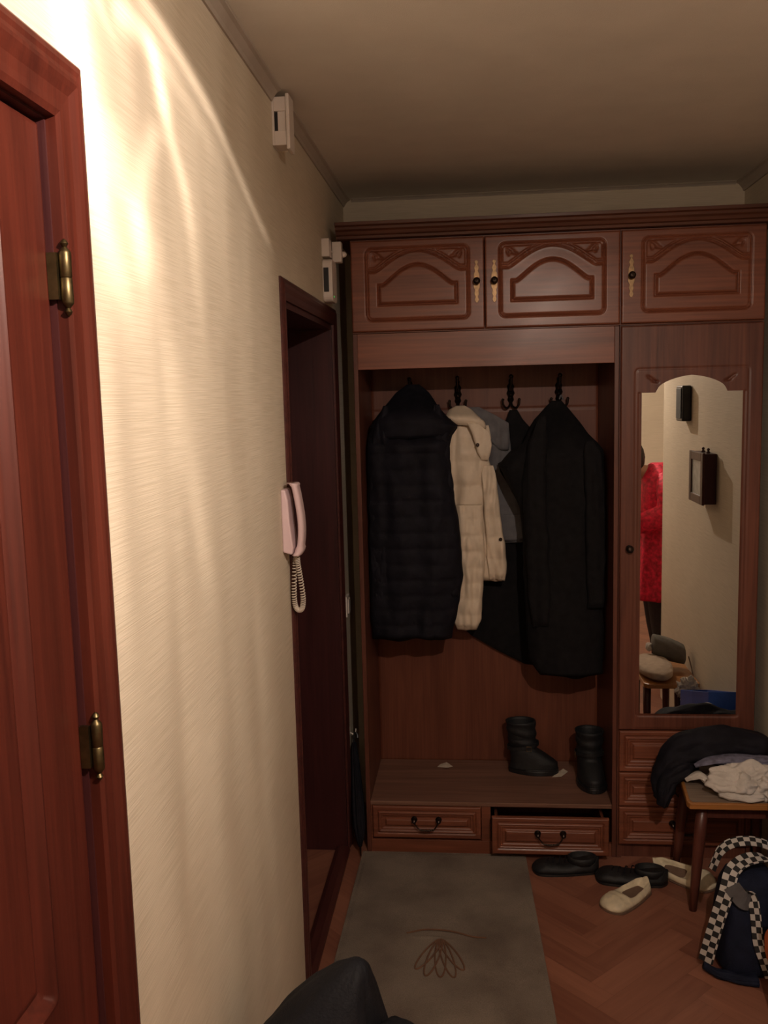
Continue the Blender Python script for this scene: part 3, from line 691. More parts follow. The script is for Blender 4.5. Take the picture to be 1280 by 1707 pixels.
garment('sleeve', [(1.69, .165, .185), (1.60, .128, .192), (1.50, .112, .188), (1.30, .104, .180), (1.05, .104, .176), (.93, .108, .168)], 3.418, .026, M['black'], coat1, quilt=.06, qa=.10, fold=.014, seed=8)
garment('sleeve', [(1.69, .355, .375), (1.60, .340, .408), (1.50, .335, .412), (1.25, .345, .430), (1.05, .355, .440), (.95, .365, .435)], 3.424, .028, M['black'], coat1, quilt=.06, qa=.10, fold=.014, seed=9)

coat2 = thing('quilted_jacket', (.49, 3.57, .82), 'cream quilted jacket squeezed between the black coats, one sleeve hanging below', 'jacket')
garment('jacket_body', [(z, a-.008, b-.012 if z < 1.45 else b-.004) for z, a, b in CREAM if z < 1.64], 3.578, .036, M['cream'], coat2, quilt=.095, fold=.034, foldf=20, seed=12, ytop=3.59, wob=.004)
garment('front_placket', [(1.45, .538, .575), (1.42, .530, .583), (1.33, .535, .594), (1.237, .54, .603), (1.143, .545, .618), (1.07, .548, .623), (1.0, .555, .616)], 3.545, .026, M['cream'], coat2, quilt=.085, fold=.016, seed=14, wob=.004)
garment('collar', [(1.682, .432, .470), (1.668, .405, .495), (1.640, .392, .520), (1.62, .415, .545), (1.60, .45, .552)], 3.565, .030, M['cream'], coat2, fold=.016, foldf=22, seed=15, ytop=3.60, topfade=.05)
garment('collar_flap', [(1.615, .475, .520), (1.575, .495, .562), (1.53, .510, .572), (1.50, .515, .566), (1.47, .53, .555)], 3.542, .016, M['cream'], coat2, fold=.010, seed=16, wob=.003)
garment('sleeve', CSLEEVE+[(1.30, .43, .53), (1.2, .436, .535)], 3.530, .030, M['cream'], coat2, quilt=.062, fold=.018, foldf=26, seed=17, wob=.004)
for x, z in ((.516, 1.532), (.60, 1.165)): MB().lathe([(.0, 0), (.006, 0), (.007, -.003), (.004, -.005), (0, -.005)], (x, 3.518, z), 'y', 12).obj('snap_button', M['darkmetal'], coat2)

coat3 = thing('denim_jacket', (.62, 3.63, 1.14), 'slate grey jacket showing as a narrow strip behind the cream jacket', 'jacket')
garment('jacket_body', [r for r in GREY], 3.635, .020, M['greycloth'], coat3, fold=.012, foldf=26, seed=21, wob=.004)
garment('collar', [(1.675, .478, .525), (1.64, .49, .59), (1.61, .515, .640), (1.56, .545, .642), (1.51, .60, .640)], 3.612, .014, M['greycloth'], coat3, fold=.012, foldf=26, seed=22, wob=.004)
garment('cuff', [(1.25, .575, .698), (1.20, .565, .697), (1.147, .572, .691)], 3.612, .012, M['greycloth'], coat3, fold=.004, seed=23)

coat4 = thing('wool_coat', (.65, 3.66, .64), 'long black coat on the third hook, mostly hidden behind the other coats', 'coat')
garment('coat_body', clipr(BL3), 3.668, .020, M['blackwool'], coat4, fold=.008, foldf=16, seed=31, wob=.006, ytop=3.65)
garment('collar', [(1.49, .66, .74), (1.455, .592, .73), (1.42, .604, .74), (1.34, .65, .74)], 3.58, .04, M['blackwool'], coat4, fold=.018, foldf=18, seed=32)

coat5 = thing('winter_coat', (.85, 3.45, .64), 'bulky long black coat hanging from the rightmost hook', 'coat')
garment('coat_body', clipr(BL4), 3.475, .085, M['blackwool'], coat5, fold=.028, foldf=10, seed=41, ytop=3.62, topfade=.22)
garment('sleeve', [(1.64, .745, .765), (1.54, .70, .770), (1.40, .675, .765), (1.15, .690, .775), (.95, .70, .78), (.85, .715, .775)], 3.398, .030, M['blackwool'], coat5, fold=.014, foldf=20, seed=42)
garment('sleeve', [(1.545, .915, .935), (1.50, .90, .965), (1.35, .905, .978), (1.10, .91, .98), (.92, .915, .975)], 3.398, .032, M['blackwool'], coat5, fold=.014, foldf=20, seed=43)
MB().tube(bez([(.835, 3.625, 1.697), (.842, 3.628, 1.712), (.850, 3.63, 1.694)]), .003, 6).obj('hanging_loop', M['greycloth'], coat5)

# ---------------------------------------------------------------- boots on the bench
def loft_sections(m, secs):      # secs: list of rings
    m.ring(secs)
def boot(name, base, ang, label, group, shaft_h=.195, sole_l=.235, lean=0.0, slouch=.0, seed=0, wide=1.):
    bx, by, bz = base
    t = thing(name, base, label, 'boot', group)
    ca, sa = math.cos(ang), math.sin(ang)
    def P(u, v, z): return (bx+u*ca-v*wide*sa, by+u*sa+v*wide*ca, bz+z)      # u forward
    # sole
    m = MB(); hl = sole_l/2
    def outline(k=1., n=40):
        out = []
        for i in range(n):
            a = 2*PI*i/n; u = hl*math.cos(a); w_ = .040+.007*math.cos(a-.3)-.006*math.cos(2*a)
            out.append((u+hl*.35, k*w_*math.copysign(abs(math.sin(a))**.8, math.sin(a))))
        return out
    ol = outline(1.06)
    m.ring([[P(u, v, z) for u, v in ol] for z in (0, .018)])
    m.ring([[P(u, v*.98, z) for u, v in ol if True] for z in (.0181, .024)])
    m.obj('sole', M['blackplastic'], t, bevel=.002)
    # upper: rings that follow a path from toe to ankle to the shaft top
    m = MB(); rings = []; n = 32
    u1 = hl*1.32; u0 = -hl*.62
    for k, (uf, h) in enumerate([(1.0, .030), (.985, .040), (.93, .052), (.84, .062), (.72, .070), (.60, .080), (.48, .093)]): pass
    # foot: horizontal slices
    for z in np.linspace(.02, .098, 14):
        f = (z-.02)/.078
        uf = u1*(1-.02*f) if f < .3 else u1-(u1-.052)*((f-.3)/.7)**1.15
        ub = u0+.006*math.sin(PI*f)
        c = (uf+ub)/2; hh = (uf-ub)/2
        ring = []
        for i in range(n):
            a = 2*PI*i/n; wv = (.041-.004*f)*(1-.08*math.cos(a))
            ring.append(P(c+hh*math.copysign(abs(math.cos(a))**.85, math.cos(a)), wv*math.copysign(abs(math.sin(a))**.85, math.sin(a)), z))
        rings.append(ring)
    for z in np.linspace(.105, shaft_h, 16):
        f = (z-.098)/(shaft_h-.098); ring = []
        for i in range(n):
            a = 2*PI*i/n
            wr = .004*math.sin(z*150+seed+1.5*math.cos(a))*(1-f*.6)
            u = (.054+.006*f+wr)*math.cos(a)-.006-lean*f; v = (.037+.008*f+wr)*math.sin(a)
            ring.append(P(u, v, z+.010*slouch*math.cos(a)*f))
        rings.append(ring)
    top = rings[-1]; cx_ = sum(p[0] for p in top)/n; cy_ = sum(p[1] for p in top)/n
    for s, dz in ((.93, 0), (.88, -.012), (.85, -.06), (.80, -.11)):
        rings.append([(cx_+(p[0]-cx_)*s, cy_+(p[1]-cy_)*s, p[2]+dz) for p in top])
    m.ring(rings); m.obj('boot_upper', M['leather'], t, smooth=True)
    # ankle strap and buckle
    m = MB(); rr = []
    for z in (.106, .120):
        rr.append([P((.064)*math.cos(a)-.006-lean*.1, .047*math.sin(a), z+.010*math.cos(a)) for a in np.linspace(0, 2*PI, 36, endpoint=False)])
    rr2 = rr[::-1]; rr2 = [[(bx+(q[0]-bx)*.93, by+(q[1]-by)*.93, q[2]) for q in r] for r in rr2]
    m.ring(rr+rr2+[rr[0]], cap=False); m.obj('strap', M['leather'], t)
    bk = P(.018, -.048, .113); e = .009
    MB().tube([(bk[0]-e*ca, bk[1]-e*sa, bk[2]-e), (bk[0]+e*ca, bk[1]+e*sa, bk[2]-e), (bk[0]+e*ca, bk[1]+e*sa, bk[2]+e), (bk[0]-e*ca, bk[1]-e*sa, bk[2]+e)], .0018, 6, closed=True).obj('buckle', M['gilt'], t)
    return t
boot('leather_boot', (.690, 3.575, .2035), -.08, 'black leather ankle boot seen from the side, toe to the right, on the bench', 'black boots on the bench', .215, .200, .010, .2, 1)
boot('leather_boot', (.938, 3.500, .2035), -1.52, 'black leather ankle boot seen toe-on at the right end of the bench', 'black boots on the bench', .205, .200, .0, .3, 2, 1.22)
def paper(name, pts, z, label, mat='paper', bump=.006):
    m = MB(); n = len(pts); c = (sum(a for a, b in pts)/n, sum(b for a, b in pts)/n)
    m.add([(a, b, z+bump*(i % 2)) for i, (a, b) in enumerate(pts)]+[(c[0], c[1], z+bump)]+[(a, b, z+.0012+bump*(i % 2)) for i, (a, b) in enumerate(pts)]+[(c[0], c[1], z+bump+.0012)],
          [(i, (i+1) % n, n) for i in range(n)]+[(n+1+(i+1) % n, n+1+i, 2*n+1) for i in range(n)]+[((i+1) % n, i, n+1+i, n+1+(i+1) % n) for i in range(n)])
    o = m.obj(name, M[mat], base=(c[0], c[1], z)); tag(o, label, 'paper'); return o
paper('paper_scrap', [(.335, 3.605), (.378, 3.585), (.398, 3.612), (.372, 3.640), (.345, 3.632)], .2038, 'small scrap of paper lying alone left of middle on the bench')
paper('paper_scrap', [(.795, 3.520), (.830, 3.512), (.862, 3.575), (.845, 3.590), (.815, 3.56)], .2038, 'torn pale paper by the toe of the side-on boot')

# ---------------------------------------------------------------- things on the left wall
t = thing('door_chime', (0, 2.39, 2.36), 'off-white plastic door chime box high on the left wall under the ceiling', 'door chime')
c0, c1_ = 2.388, 2.448
MB().box(0, c0, 2.365, .006, c1_, 2.483).box(.006, c0, 2.448, .036, c1_, 2.483).box(.006, c0, 2.365, .036, c1_, 2.400).obj('back_plate', M['plastic'], t, bevel=.001)
MB().box(.015, c0+.004, 2.400, .035, c1_-.004, 2.448).obj('middle_block', M['plastic'], t)
MB().box(.006, c0+.006, 2.401, .0145, c1_-.006, 2.447).obj('dark_gap_block', M['blackplastic'], t)  # black block put in for the shade inside the open slot
MB().box(.0365, c0-.004, 2.354, .046, c1_, 2.490).obj('front_cover', M['plastic'], t, bevel=.003)

t = thing('junction_box', (0, 3.12, 2.19), 'small white square box on the left wall directly above the alarm unit', 'box')
MB().box(0, 3.12, 2.197, .026, 3.175, 2.256).obj('box_cover', M['plastic'], t, bevel=.002)
MB().tube(bez([(.012, 3.176, 2.225), (.018, 3.19, 2.222), (.030, 3.199, 2.222)]), .0025, 6).obj('cable', M['plastic'], t)
t = thing('motion_sensor', (.024, 3.20, 2.19), 'white box sensor with round lens jutting out beside the wardrobe top', 'sensor')
MB().box(.023, 3.200, 2.188, .056, 3.236, 2.257).obj('sensor_body', M['plastic'], t, bevel=.003)
MB().box(.0, 3.21, 2.21, .0225, 3.228, 2.235).obj('bracket', M['plastic'], t)
MB().lathe([(.0, .016), (.006, .014), (.010, .008), (.011, 0)], (.0565, 3.218, 2.215), 'x', 14).obj('lens', M['plastic'], t, smooth=True)
t = thing('alarm_unit', (0, 3.12, 2.05), 'white rounded wall unit with a dark window and a green light', 'alarm')
def rr_prism(y0, y1, z0, z1, r):
    return [(y + r*math.cos(a), z + r*math.sin(a)) for y, z, a0 in ((y1-r, z1-r, 0), (y0+r, z1-r, PI/2), (y0+r, z0+r, PI), (y1-r, z0+r, 1.5*PI)) for a in np.linspace(a0, a0+PI/2, 6)]
MB().prism(rr_prism(3.12, 3.225, 2.048, 2.190, .022), 0, .034, 'x').obj('unit_body', M['plastic'], t, bevel=.004)
MB().box(.005, 3.1165, 2.080, .022, 3.1205, 2.160).obj('dark_window', M['blackplastic'], t, bevel=.001)
MB().lathe([(.0026, 0), (.0026, .0015), (0, .0022)], (.0338, 3.150, 2.066), 'x', 10).obj('status_light', M['led'], t)

t = thing('entry_phone', (0, 2.34, 1.31), 'pinkish-white entry phone handset in its cradle on the wall beside the dark doorway', 'phone')
MB().prism([(0, 1.325), (.024, 1.318), (.028, 1.335), (.021, 1.40), (.018, 1.46), (.012, 1.488), (0, 1.490)], 2.315, 2.385, 'y').obj('cradle', M['pinkplastic'], t, bevel=.004)
hp = [(.022, 2.35, 1.505), (.032, 2.35, 1.50), (.040, 2.35, 1.46), (.046, 2.35, 1.41), (.046, 2.35, 1.365), (.040, 2.35, 1.328), (.032, 2.35, 1.314)]
rings = []
for i, p in enumerate(bez(hp, 6)):
    f = i/36; hw = .024+.003*abs(f-.5)*2; th = .012 if .18 < f < .80 else .016
    rings.append([(p.x+th*math.copysign(abs(math.sin(a))**.7, math.sin(a))*.75, p.y+hw*math.copysign(abs(math.cos(a))**.6, math.cos(a)), p.z) for a in np.linspace(0, 2*PI, 24, endpoint=False)])
MB().ring(rings).obj('handset', M['pinkplastic'], t, smooth=True)
path = bez([(.026, 2.366, 1.318), (.020, 2.372, 1.28), (.014, 2.378, 1.22), (.013, 2.384, 1.175), (.020, 2.388, 1.155), (.032, 2.386, 1.160), (.037, 2.380, 1.19), (.034, 2.372, 1.24), (.030, 2.362, 1.285), (.030, 2.352, 1.316)], 20)
pts = []; k = len(path); turns = 58
for i in range(turns*10):
    s_ = i/(turns*10-1)*(k-1); j = min(int(s_), k-2); p = path[j].lerp(path[j+1], s_-j); tg = (path[j+1]-path[j]).normalized()
    u = tg.cross(Vector((0, 1, 0))).normalized(); v = tg.cross(u); a = 2*PI*i/10
    env = min(1, min(i, turns*10-1-i)/25)
    pts.append(p+.0058*env*(math.cos(a)*u+math.sin(a)*v))
MB().tube(pts, .0018, 6).obj('coiled_cord', M['cord'], t, smooth=True)

t = thing('light_switch', (0, 3.40, .90), 'small white switch low in the gap between the doorway and the wardrobe', 'switch')
MB().box(0, 3.400, .885, .010, 3.470, .965).obj('switch_plate', M['plastic'], t, bevel=.002)
MB().box(.0102, 3.415, .897, .0145, 3.455, .953).obj('rocker', M['plastic'], t, bevel=.001)
t = thing('wall_hook', (0, 3.42, .41), 'tiny pale hook in the gap beside the wardrobe, holding the umbrella', 'hook')
MB().box(0, 3.415, .41, .003, 3.430, .44).obj('hook_plate', M['plastic'], t)
MB().tube(bez([(.0035, 3.422, .418), (.016, 3.422, .412), (.024, 3.422, .420), (.026, 3.422, .434)]), .0025, 8).obj('hook_arm', M['plastic'], t, smooth=True)
# folded umbrella hanging in the gap, its tip on the floor
t = thing('folded_umbrella', (.050, 3.262, 0), 'folded black umbrella hanging tip down in the gap left of the wardrobe', 'umbrella')
A, B = Vector((.020, 3.405, .385)), Vector((.058, 3.225, .008))
ax = B-A; m = MB(); rings = []
u = ax.cross(Vector((0, 1, 0))).normalized(); v = ax.cross(u).normalized()
for f, r in ((.0, .008), (.05, .012), (.2, .017), (.4, .022), (.6, .025), (.75, .024), (.86, .014), (.92, .006)):
    rings.append([A+ax*f+(r*(1+.25*math.cos(8*a)))*(math.cos(a)*u*.8+math.sin(a)*v) for a in np.linspace(0, 2*PI, 32, endpoint=False)])
m.ring(rings).obj('canopy', M['black'], t, smooth=True)
MB().tube([A+ax*.92, A+ax*.96, B], [.004, .003, .0018], 8).obj('tip', M['darkmetal'], t)
MB().tube(bez([A, A-ax*.05, A-ax*.09+Vector((.006, 0, 0)), A-ax*.07+Vector((.014, 0, 0)), A-ax*.04+Vector((.014, 0, 0))]), .0035, 8).obj('handle', M['blackplastic'], t)

# ---------------------------------------------------------------- rug
t = thing('entrance_rug', (.05, 2.0, 0), 'worn grey-brown carpet mat with a stitched leaf motif, on the parquet', 'rug')
m = MB(); nx_, ny_ = 60, 120; V = []; F = []
xL = lambda y: .060-.012*(3.265-y)/1.2; xR = lambda y: .674+.035*(3.265-y)/1.0
Y0r, Y1r = 2.02, 3.268
for i in range(nx_+1):
    for j in range(ny_+1):
        y = Y0r+(Y1r-Y0r)*j/ny_; x = xL(y)+(xR(y)-xL(y))*i/nx_
        z = .0085+.0018*noise.noise(Vector((x*6, y*6, 0)))
        dl = (y-(2.70+.02*math.sin((x-.1)*9)))/.008; z += .004*math.exp(-dl*dl)*max(0, min(1, (x-.22)*8, (.47-x)*8))
        e_ = min(i, nx_-i, j, ny_-j); z = z if e_ > 1 else z*.75
        V.append((x, y, z))
for i in range(nx_):
    for j in range(ny_): a = i*(ny_+1)+j; F.append((a, a+ny_+1, a+ny_+2, a+1))
n = len(V); bd = [i*(ny_+1) for i in range(nx_)]+[nx_*(ny_+1)+j for j in range(ny_)]+[i*(ny_+1)+ny_ for i in range(nx_, 0, -1)]+[j for j in range(ny_, 0, -1)]
V += [(V[b][0], V[b][1], .0005) for b in bd]; k = len(bd)
F += [(bd[i], n+i, n+(i+1) % k, bd[(i+1) % k]) for i in range(k)]+[tuple(n+i for i in range(k))]
m.v = V; m.f = F; m.obj('rug_pile', M['rug'], t, smooth=False)
cx0, cy0 = .375, 2.712
m = MB()
for a_, l_ in ((-.42, .17), (-.20, .19), (0.03, .19), (.24, .195), (.45, .17)):
    pts = []
    for i in range(24):
        q = i/24; ang = 2*PI*q; s_ = (1-math.cos(ang))/2; wd_ = .017*math.sin(ang)
        pts.append((cx0+math.sin(a_)*l_*s_+math.cos(a_)*wd_, cy0-.005-math.cos(a_)*l_*s_+math.sin(a_)*wd_, .0100))
    m.tube(pts, .0028, 6, closed=True)
m.tube(bez([(.265, 2.735, .0105), (.33, 2.755, .0125), (.41, 2.748, .013), (.475, 2.725, .0115), (.52, 2.722, .0105)], 10), .0028, 6)  # dark line of the rug's fold crease, laid on in brown
m.obj('leaf_motif_and_crease', M['rugmotif'], t)

# ---------------------------------------------------------------- shoes on the floor
def flat_shoe(name, base, ang, label, mat, group=None, L=.235, wd=.040, hgt=.055, tip=1.0, squash=1., roll=0., insole='insole', heel=.85, open_=True):
    bx, by, bz = base; t = thing(name, base, label, 'shoe', group); ca, sa = math.cos(ang), math.sin(ang)
    cr, sr = math.cos(roll), math.sin(roll)
    def P(u, v, z):
        v2 = v*cr-z*sr; z2 = v*sr+z*cr+abs(sr)*wd*1.0
        return (bx+u*ca-v2*sa, by+u*sa+v2*ca, bz+z2)
    def hw(s):      # s 0 heel .. 1 toe
        return wd*(.70+.42*math.sin(PI*min(1, s/1.25)*.9)**1.3)*min(1, (s/.10)**.5 if s < .10 else 1)*(1 if s < .80 else max(.02, (1-((s-.80)/.20)**(2.2*tip)))**.5)
    S = [.001, .02, .05]+list(np.linspace(.09, .80, 22))+[.84, .88, .92, .95, .975, .99, .999]
    m = MB(); rings = [[P(s*L-L/2, hw(s)*1.06*c_, z_) for c_, z_ in ((-1, 0), (1, 0), (1, .008), (-1, .008))] for s in S]
    m.ring(rings).obj('sole', M['blackplastic' if mat in ('leather',) else 'insole'], t, bevel=.001)
    # upper shell: each section runs outside up over the rim and down inside (open) or across (closed toe)
    m = MB(); n = 20; rings = []
    for s in S:
        h = hgt*(heel if s < .12 else heel+(.58-heel)*min(1, (s-.12)/.35)) if s < .6 else hgt*(.58+.15*(1-abs(s-.68)/.08) if s < .76 else .58*(1-((s-.76)/.26)**2)+.12)
        opening = 0 if not open_ else max(0, 1-abs((s-.33)/.30)**4)
        ring = []; w_ = hw(s)
        for i in range(n+1):
            q = i/n; a = PI*q; c_, s_ = math.cos(a), math.sin(a)
            zz = .008+h*abs(s_)**.6; 
            if opening > 0 and abs(c_) < .72*1.0:
                dip = (1-(abs(c_)/.72)**4)*opening; zz = zz*(1-dip)+.013*dip
            ring.append(P(s*L-L/2, w_*math.copysign(abs(c_)**.8, c_)*(1-.12*abs(s_)), zz+.002*noise.noise(Vector((s*9, q*5, bx*9)))*squash))
        rings.append(ring+[P(s*L-L/2, -w_*.9, .0085), P(s*L-L/2, w_*.9, .0085)])
    m.ring(rings).obj('upper', M[mat], t, smooth=True)
    if open_:
        m = MB(); rings = [[P(s*L-L/2, hw(s)*.74*c_, .0155+z_) for c_, z_ in ((-1, 0), (1, 0), (1, .002), (-1, .002))] for s in np.linspace(.07, .60, 18)]
        m.ring(rings).obj('insole', M[insole], t)
    return t
def low_boot(name, base, ang, label, group, L=.27, roll=0.):
    t = flat_shoe(name, base, ang, label, 'leather', group, L, .043, .047, 1.5, 1.5, roll, 'blackplastic', .95, open_=False)
    bx, by, bz = base; ca, sa = math.cos(ang), math.sin(ang)
    rings = []
    for z in (.030, .044, .055, .057, .038):
        f = .86 if z == .038 or z == .057 else 1
        rings.append([(bx+(-L*.25+.052*f*math.cos(a))*ca-.036*f*math.sin(a)*sa, by+(-L*.25+.052*f*math.cos(a))*sa+.036*f*math.sin(a)*ca, bz+z) for a in np.linspace(0, 2*PI, 28, endpoint=False)])
    MB().ring(rings).obj('collar', M['leather'], t, smooth=True)
    m = MB()
    for k in range(4):
        u = -.01+k*.022; z = .055-k*.004
        m.tube(bez([(bx+u*ca+.024*sa, by+u*sa-.024*ca, bz+z-.012), (bx+(u+.008)*ca, by+(u+.008)*sa, bz+z+.001), (bx+(u+.014)*ca-.024*sa, by+(u+.014)*sa+.024*ca, bz+z-.012)], 5), .002, 6)
    m.obj('laces', M['black'], t)
    return t
low_boot('lace_up_shoe', (.812, 3.175, 0), PI+.04, 'black low shoe on the parquet under the open drawer, toe at the rug', 'black shoes under the drawer', .24)
low_boot('lace_up_shoe', (1.036, 3.112, 0), PI-.12, 'black low shoe in front of the narrow drawers, behind the cream slipper', 'black shoes under the drawer', .25)
flat_shoe('slipper', (1.000, 2.985, 0), -2.38, 'cream flat slipper lying on the open parquet, its opening up', 'slipper', 'cream slippers on the floor', .225, .045, .045, 1.2)
flat_shoe('slipper', (1.222, 3.115, 0), -.62, 'cream pointed slipper tipped on its side by the stool leg', 'slipper', 'cream slippers on the floor', .225, .038, .050, .7, 1, .45)

# ---------------------------------------------------------------- stool in front of the mirror cupboard
SZ = .385
t = thing('wooden_stool', (1.36, 3.08, 0), 'low wooden stool with a worn top and splayed red-brown legs, heaped with clothes', 'stool')
op = [(1.188, 2.912), (1.530, 2.912), (1.530, 3.240), (1.212, 3.240), (1.186, 3.17), (1.176, 3.0)]
op = [(1.186, 2.909), (1.525, 2.909), (1.530, 2.93), (1.530, 3.225), (1.52, 3.242), (1.225, 3.242), (1.210, 3.225), (1.180, 2.93)]
MB().prism(op, SZ-.022, SZ, 'z').obj('stool_top', M['stooledge'], t, bevel=.004)
cxs, cys = 1.36, 3.075
MB().prism([(cxs+(a-cxs)*.94, cys+(b-cys)*.95) for a, b in op], SZ+.0002, SZ+.0012, 'z').obj('top_veneer', M['seattop'], t)
for x, y, sx, sy in ((1.240, 2.965, -1, -1), (1.475, 2.965, 1, -1), (1.240, 3.185, -1, .6), (1.475, 3.185, 1, .6)):
    a = Vector((x, y, SZ-.023)); b = Vector((x+.033*sx*(1 if sx < 0 else .6), y+.03*sy, 0)); rings = []
    for f, r in ((0, .019), (.3, .020), (.7, .016), (1, .0125)):
        c = a.lerp(b, f); rings.append([(c.x+r*math.cos(q), c.y+r*math.sin(q), c.z) for q in np.linspace(0, 2*PI, 16, endpoint=False)])
    MB().ring(rings).obj('leg', M['stoolleg'], t, smooth=True)
MB().box(1.240, 2.955, SZ-.070, 1.475, 2.972, SZ-.023).box(1.240, 3.178, SZ-.070, 1.475, 3.195, SZ-.023).box(1.232, 2.975, SZ-.070, 1.248, 3.175, SZ-.023).box(1.467, 2.975, SZ-.070, 1.483, 3.175, SZ-.023).obj('apron', M['stoolleg'], t)

# black clothes heaped at the back of the stool and sliding off its left side
t = thing('black_trousers', (1.33, 3.17, SZ), 'black garments heaped along the back of the stool and drooping off its left side', 'clothes')
def drape(name, path, mat, parent, seed=0, n=40):
    """path: (x, y, z, ry, rz)"""
    P = bez([(p[0], p[1], p[2]) for p in path], 10); k = len(P); ry = np.interp(np.linspace(0, len(path)-1, k), range(len(path)), [p[3] for p in path]); rz = np.interp(np.linspace(0, len(path)-1, k), range(len(path)), [p[4] for p in path])
    rings = []
    for i, c in enumerate(P):
        tg = (P[min(i+1, k-1)]-P[max(i-1, 0)]).normalized(); v = Vector((0, 1, 0)); u = tg.cross(v).normalized()
        ring = []
        for j in range(n):
            a = 2*PI*j/n; q = 1+.30*noise.noise(Vector((math.cos(a)*1.6, math.sin(a)*1.6, i*.09+seed)))+.20*noise.noise(Vector((math.cos(a)*4.5, math.sin(a)*4.5, i*.16+seed)))
            ring.append(c+v*ry[i]*q*math.cos(a)+u*rz[i]*q*math.sin(a))
        rings.append(ring)
    return MB().ring(rings).obj(name, mat, parent, smooth=True)
drape('folded_bulk', [(1.525, 3.175, .455, .02, .03), (1.47, 3.15, .475, .06, .060), (1.38, 3.145, .49, .065, .062), (1.28, 3.145, .485, .065, .058), (1.205, 3.14, .465, .06, .055), (1.160, 3.13, .41, .05, .048), (1.140, 3.125, .35, .05, .036), (1.130, 3.12, .31, .035, .02)], M['black'], t, 3)
drape('trouser_leg', [(1.26, 3.12, .435, .02, .02), (1.215, 3.11, .430, .045, .035), (1.162, 3.10, .395, .045, .030), (1.142, 3.09, .35, .045, .028), (1.134, 3.085, .30, .03, .018)], M['black'], t, 6)
MB().lathe([(.007, 0), (.008, -.003), (.004, -.005), (0, -.005)], (1.165, 3.105, .475), 'y', 12).obj('snap_button', M['gilt'], t)
o = drape('folded_shirt', [(1.235, 3.06, .450, .01, .006), (1.28, 3.06, .468, .030, .008), (1.36, 3.06, .476, .035, .011), (1.45, 3.06, .474, .035, .011), (1.525, 3.06, .470, .02, .01)], M['lilac'], None, 9)
o.location = (0, 0, 0); tag(o, 'lilac-blue folded shirt between the black clothes and the white cloth', 'clothes')
# white cloth
t = thing('white_cloth', (1.38, 3.0, SZ), 'crumpled off-white cotton cloth lying on the stool', 'cloth')
lump('cloth_bundle', (1.372, 2.985, .435), (.105, .070, .060), M['whitecloth'], t, seed=11, amp=.45, f=2.3, zmin=SZ+.002, crease=.20, nu=160, nv=100)
lump('cloth_fold', (1.455, 2.965, .42), (.075, .055, .048), M['whitecloth'], t, seed=17, amp=.45, f=2.6, zmin=SZ+.002, crease=.22, nu=120, nv=80)
drape('cloth_tail', [(1.205, 3.055, .400, .006, .006), (1.225, 3.05, .415, .018, .008), (1.25, 3.035, .425, .024, .010), (1.275, 3.01, .410, .022, .012), (1.31, 2.98, .405, .018, .014)], M['whitecloth'], t, 13)
drape('cloth_roll', [(1.285, 2.945, .402, .010, .008), (1.315, 2.935, .404, .022, .014), (1.365, 2.925, .402, .024, .016), (1.42, 2.925, .404, .018, .012)], M['whitecloth'], t, 15)

# ---------------------------------------------------------------- bag with checked straps
t = thing('navy_bag', (1.27, 2.62, 0), 'navy cloth bag with black and white checked straps slumped on the parquet', 'bag')
# body
rings = []
for z, x0, x1, y0, y1 in ((.004, 1.215, 1.375, 2.575, 2.80), (.02, 1.205, 1.380, 2.565, 2.81), (.08, 1.215, 1.378, 2.575, 2.80), (.16, 1.222, 1.375, 2.59, 2.79), (.23, 1.232, 1.370, 2.61, 2.77), (.27, 1.245, 1.375, 2.64, 2.75), (.285, 1.26, 1.36, 2.66, 2.73)):
    r = []
    for a in np.linspace(0, 2*PI, 48, endpoint=False):
        q = 1+.06*noise.noise(Vector((math.cos(a)*2, math.sin(a)*2, z*12)))
        r.append(((x0+x1)/2+(x1-x0)/2*q*math.copysign(abs(math.cos(a))**.6, math.cos(a)), (y0+y1)/2+(y1-y0)/2*q*math.copysign(abs(math.sin(a))**.6, math.sin(a)), z))
    rings.append(r)
MB().ring(rings).obj('bag_body', M['navy'], t, smooth=True)
def strap(pts, wd, wdir, name='checked_strap', mat='check', sq=.0175):
    P = bez(pts, 12); k = len(P); V = []; F = []; U = []; d = 0
    for i, p in enumerate(P):
        tg = (P[min(i+1, k-1)]-P[max(i-1, 0)]).normalized(); w_ = Vector(wdir[min(len(wdir)-1, int(i/k*len(wdir)))]) if isinstance(wdir, list) else Vector(wdir)
        w_ = (w_-w_.dot(tg)*tg).normalized(); nn = tg.cross(w_)
        if i: d += (p-P[i-1]).length
        for s, h in ((-1, 0), (1, 0), (1, .0025), (-1, .0025)):
            V.append(p+w_*s*wd/2+nn*h); U.append((d/sq, (s+1)/2*2.3+.001))
    for i in range(k-1):
        for j in range(4): a = i*4+j; b = i*4+(j+1) % 4; F.append((a, b, b+4, a+4))
    F += [(3, 2, 1, 0), tuple((k-1)*4+j for j in range(4))]
    me = bpy.data.meshes.new(name); me.from_pydata(V, [], F); ul = me.uv_layers.new(name='UVMap')
    for pz in me.polygons:
        for li in pz.loop_indices: ul.data[li].uv = U[me.loops[li].vertex_index]
    return finish(name, me, M[mat], t)
strap([(1.166, 2.605, .030), (1.180, 2.60, .10), (1.200, 2.60, .18), (1.222, 2.605, .25), (1.245, 2.63, .305), (1.29, 2.66, .325), (1.35, 2.68, .325), (1.40, 2.70, .30)], .042, (1, -.5, -.25))
strap([(1.205, 2.70, .27), (1.235, 2.715, .325), (1.28, 2.72, .350), (1.34, 2.72, .352), (1.40, 2.72, .33)], .034, (0, 1, .5))
strap([(1.262, 2.60, .265), (1.292, 2.60, .245), (1.300, 2.585, .20), (1.305, 2.565, .12), (1.320, 2.55, .07), (1.335, 2.545, .025)], .030, (1, -.4, 0))
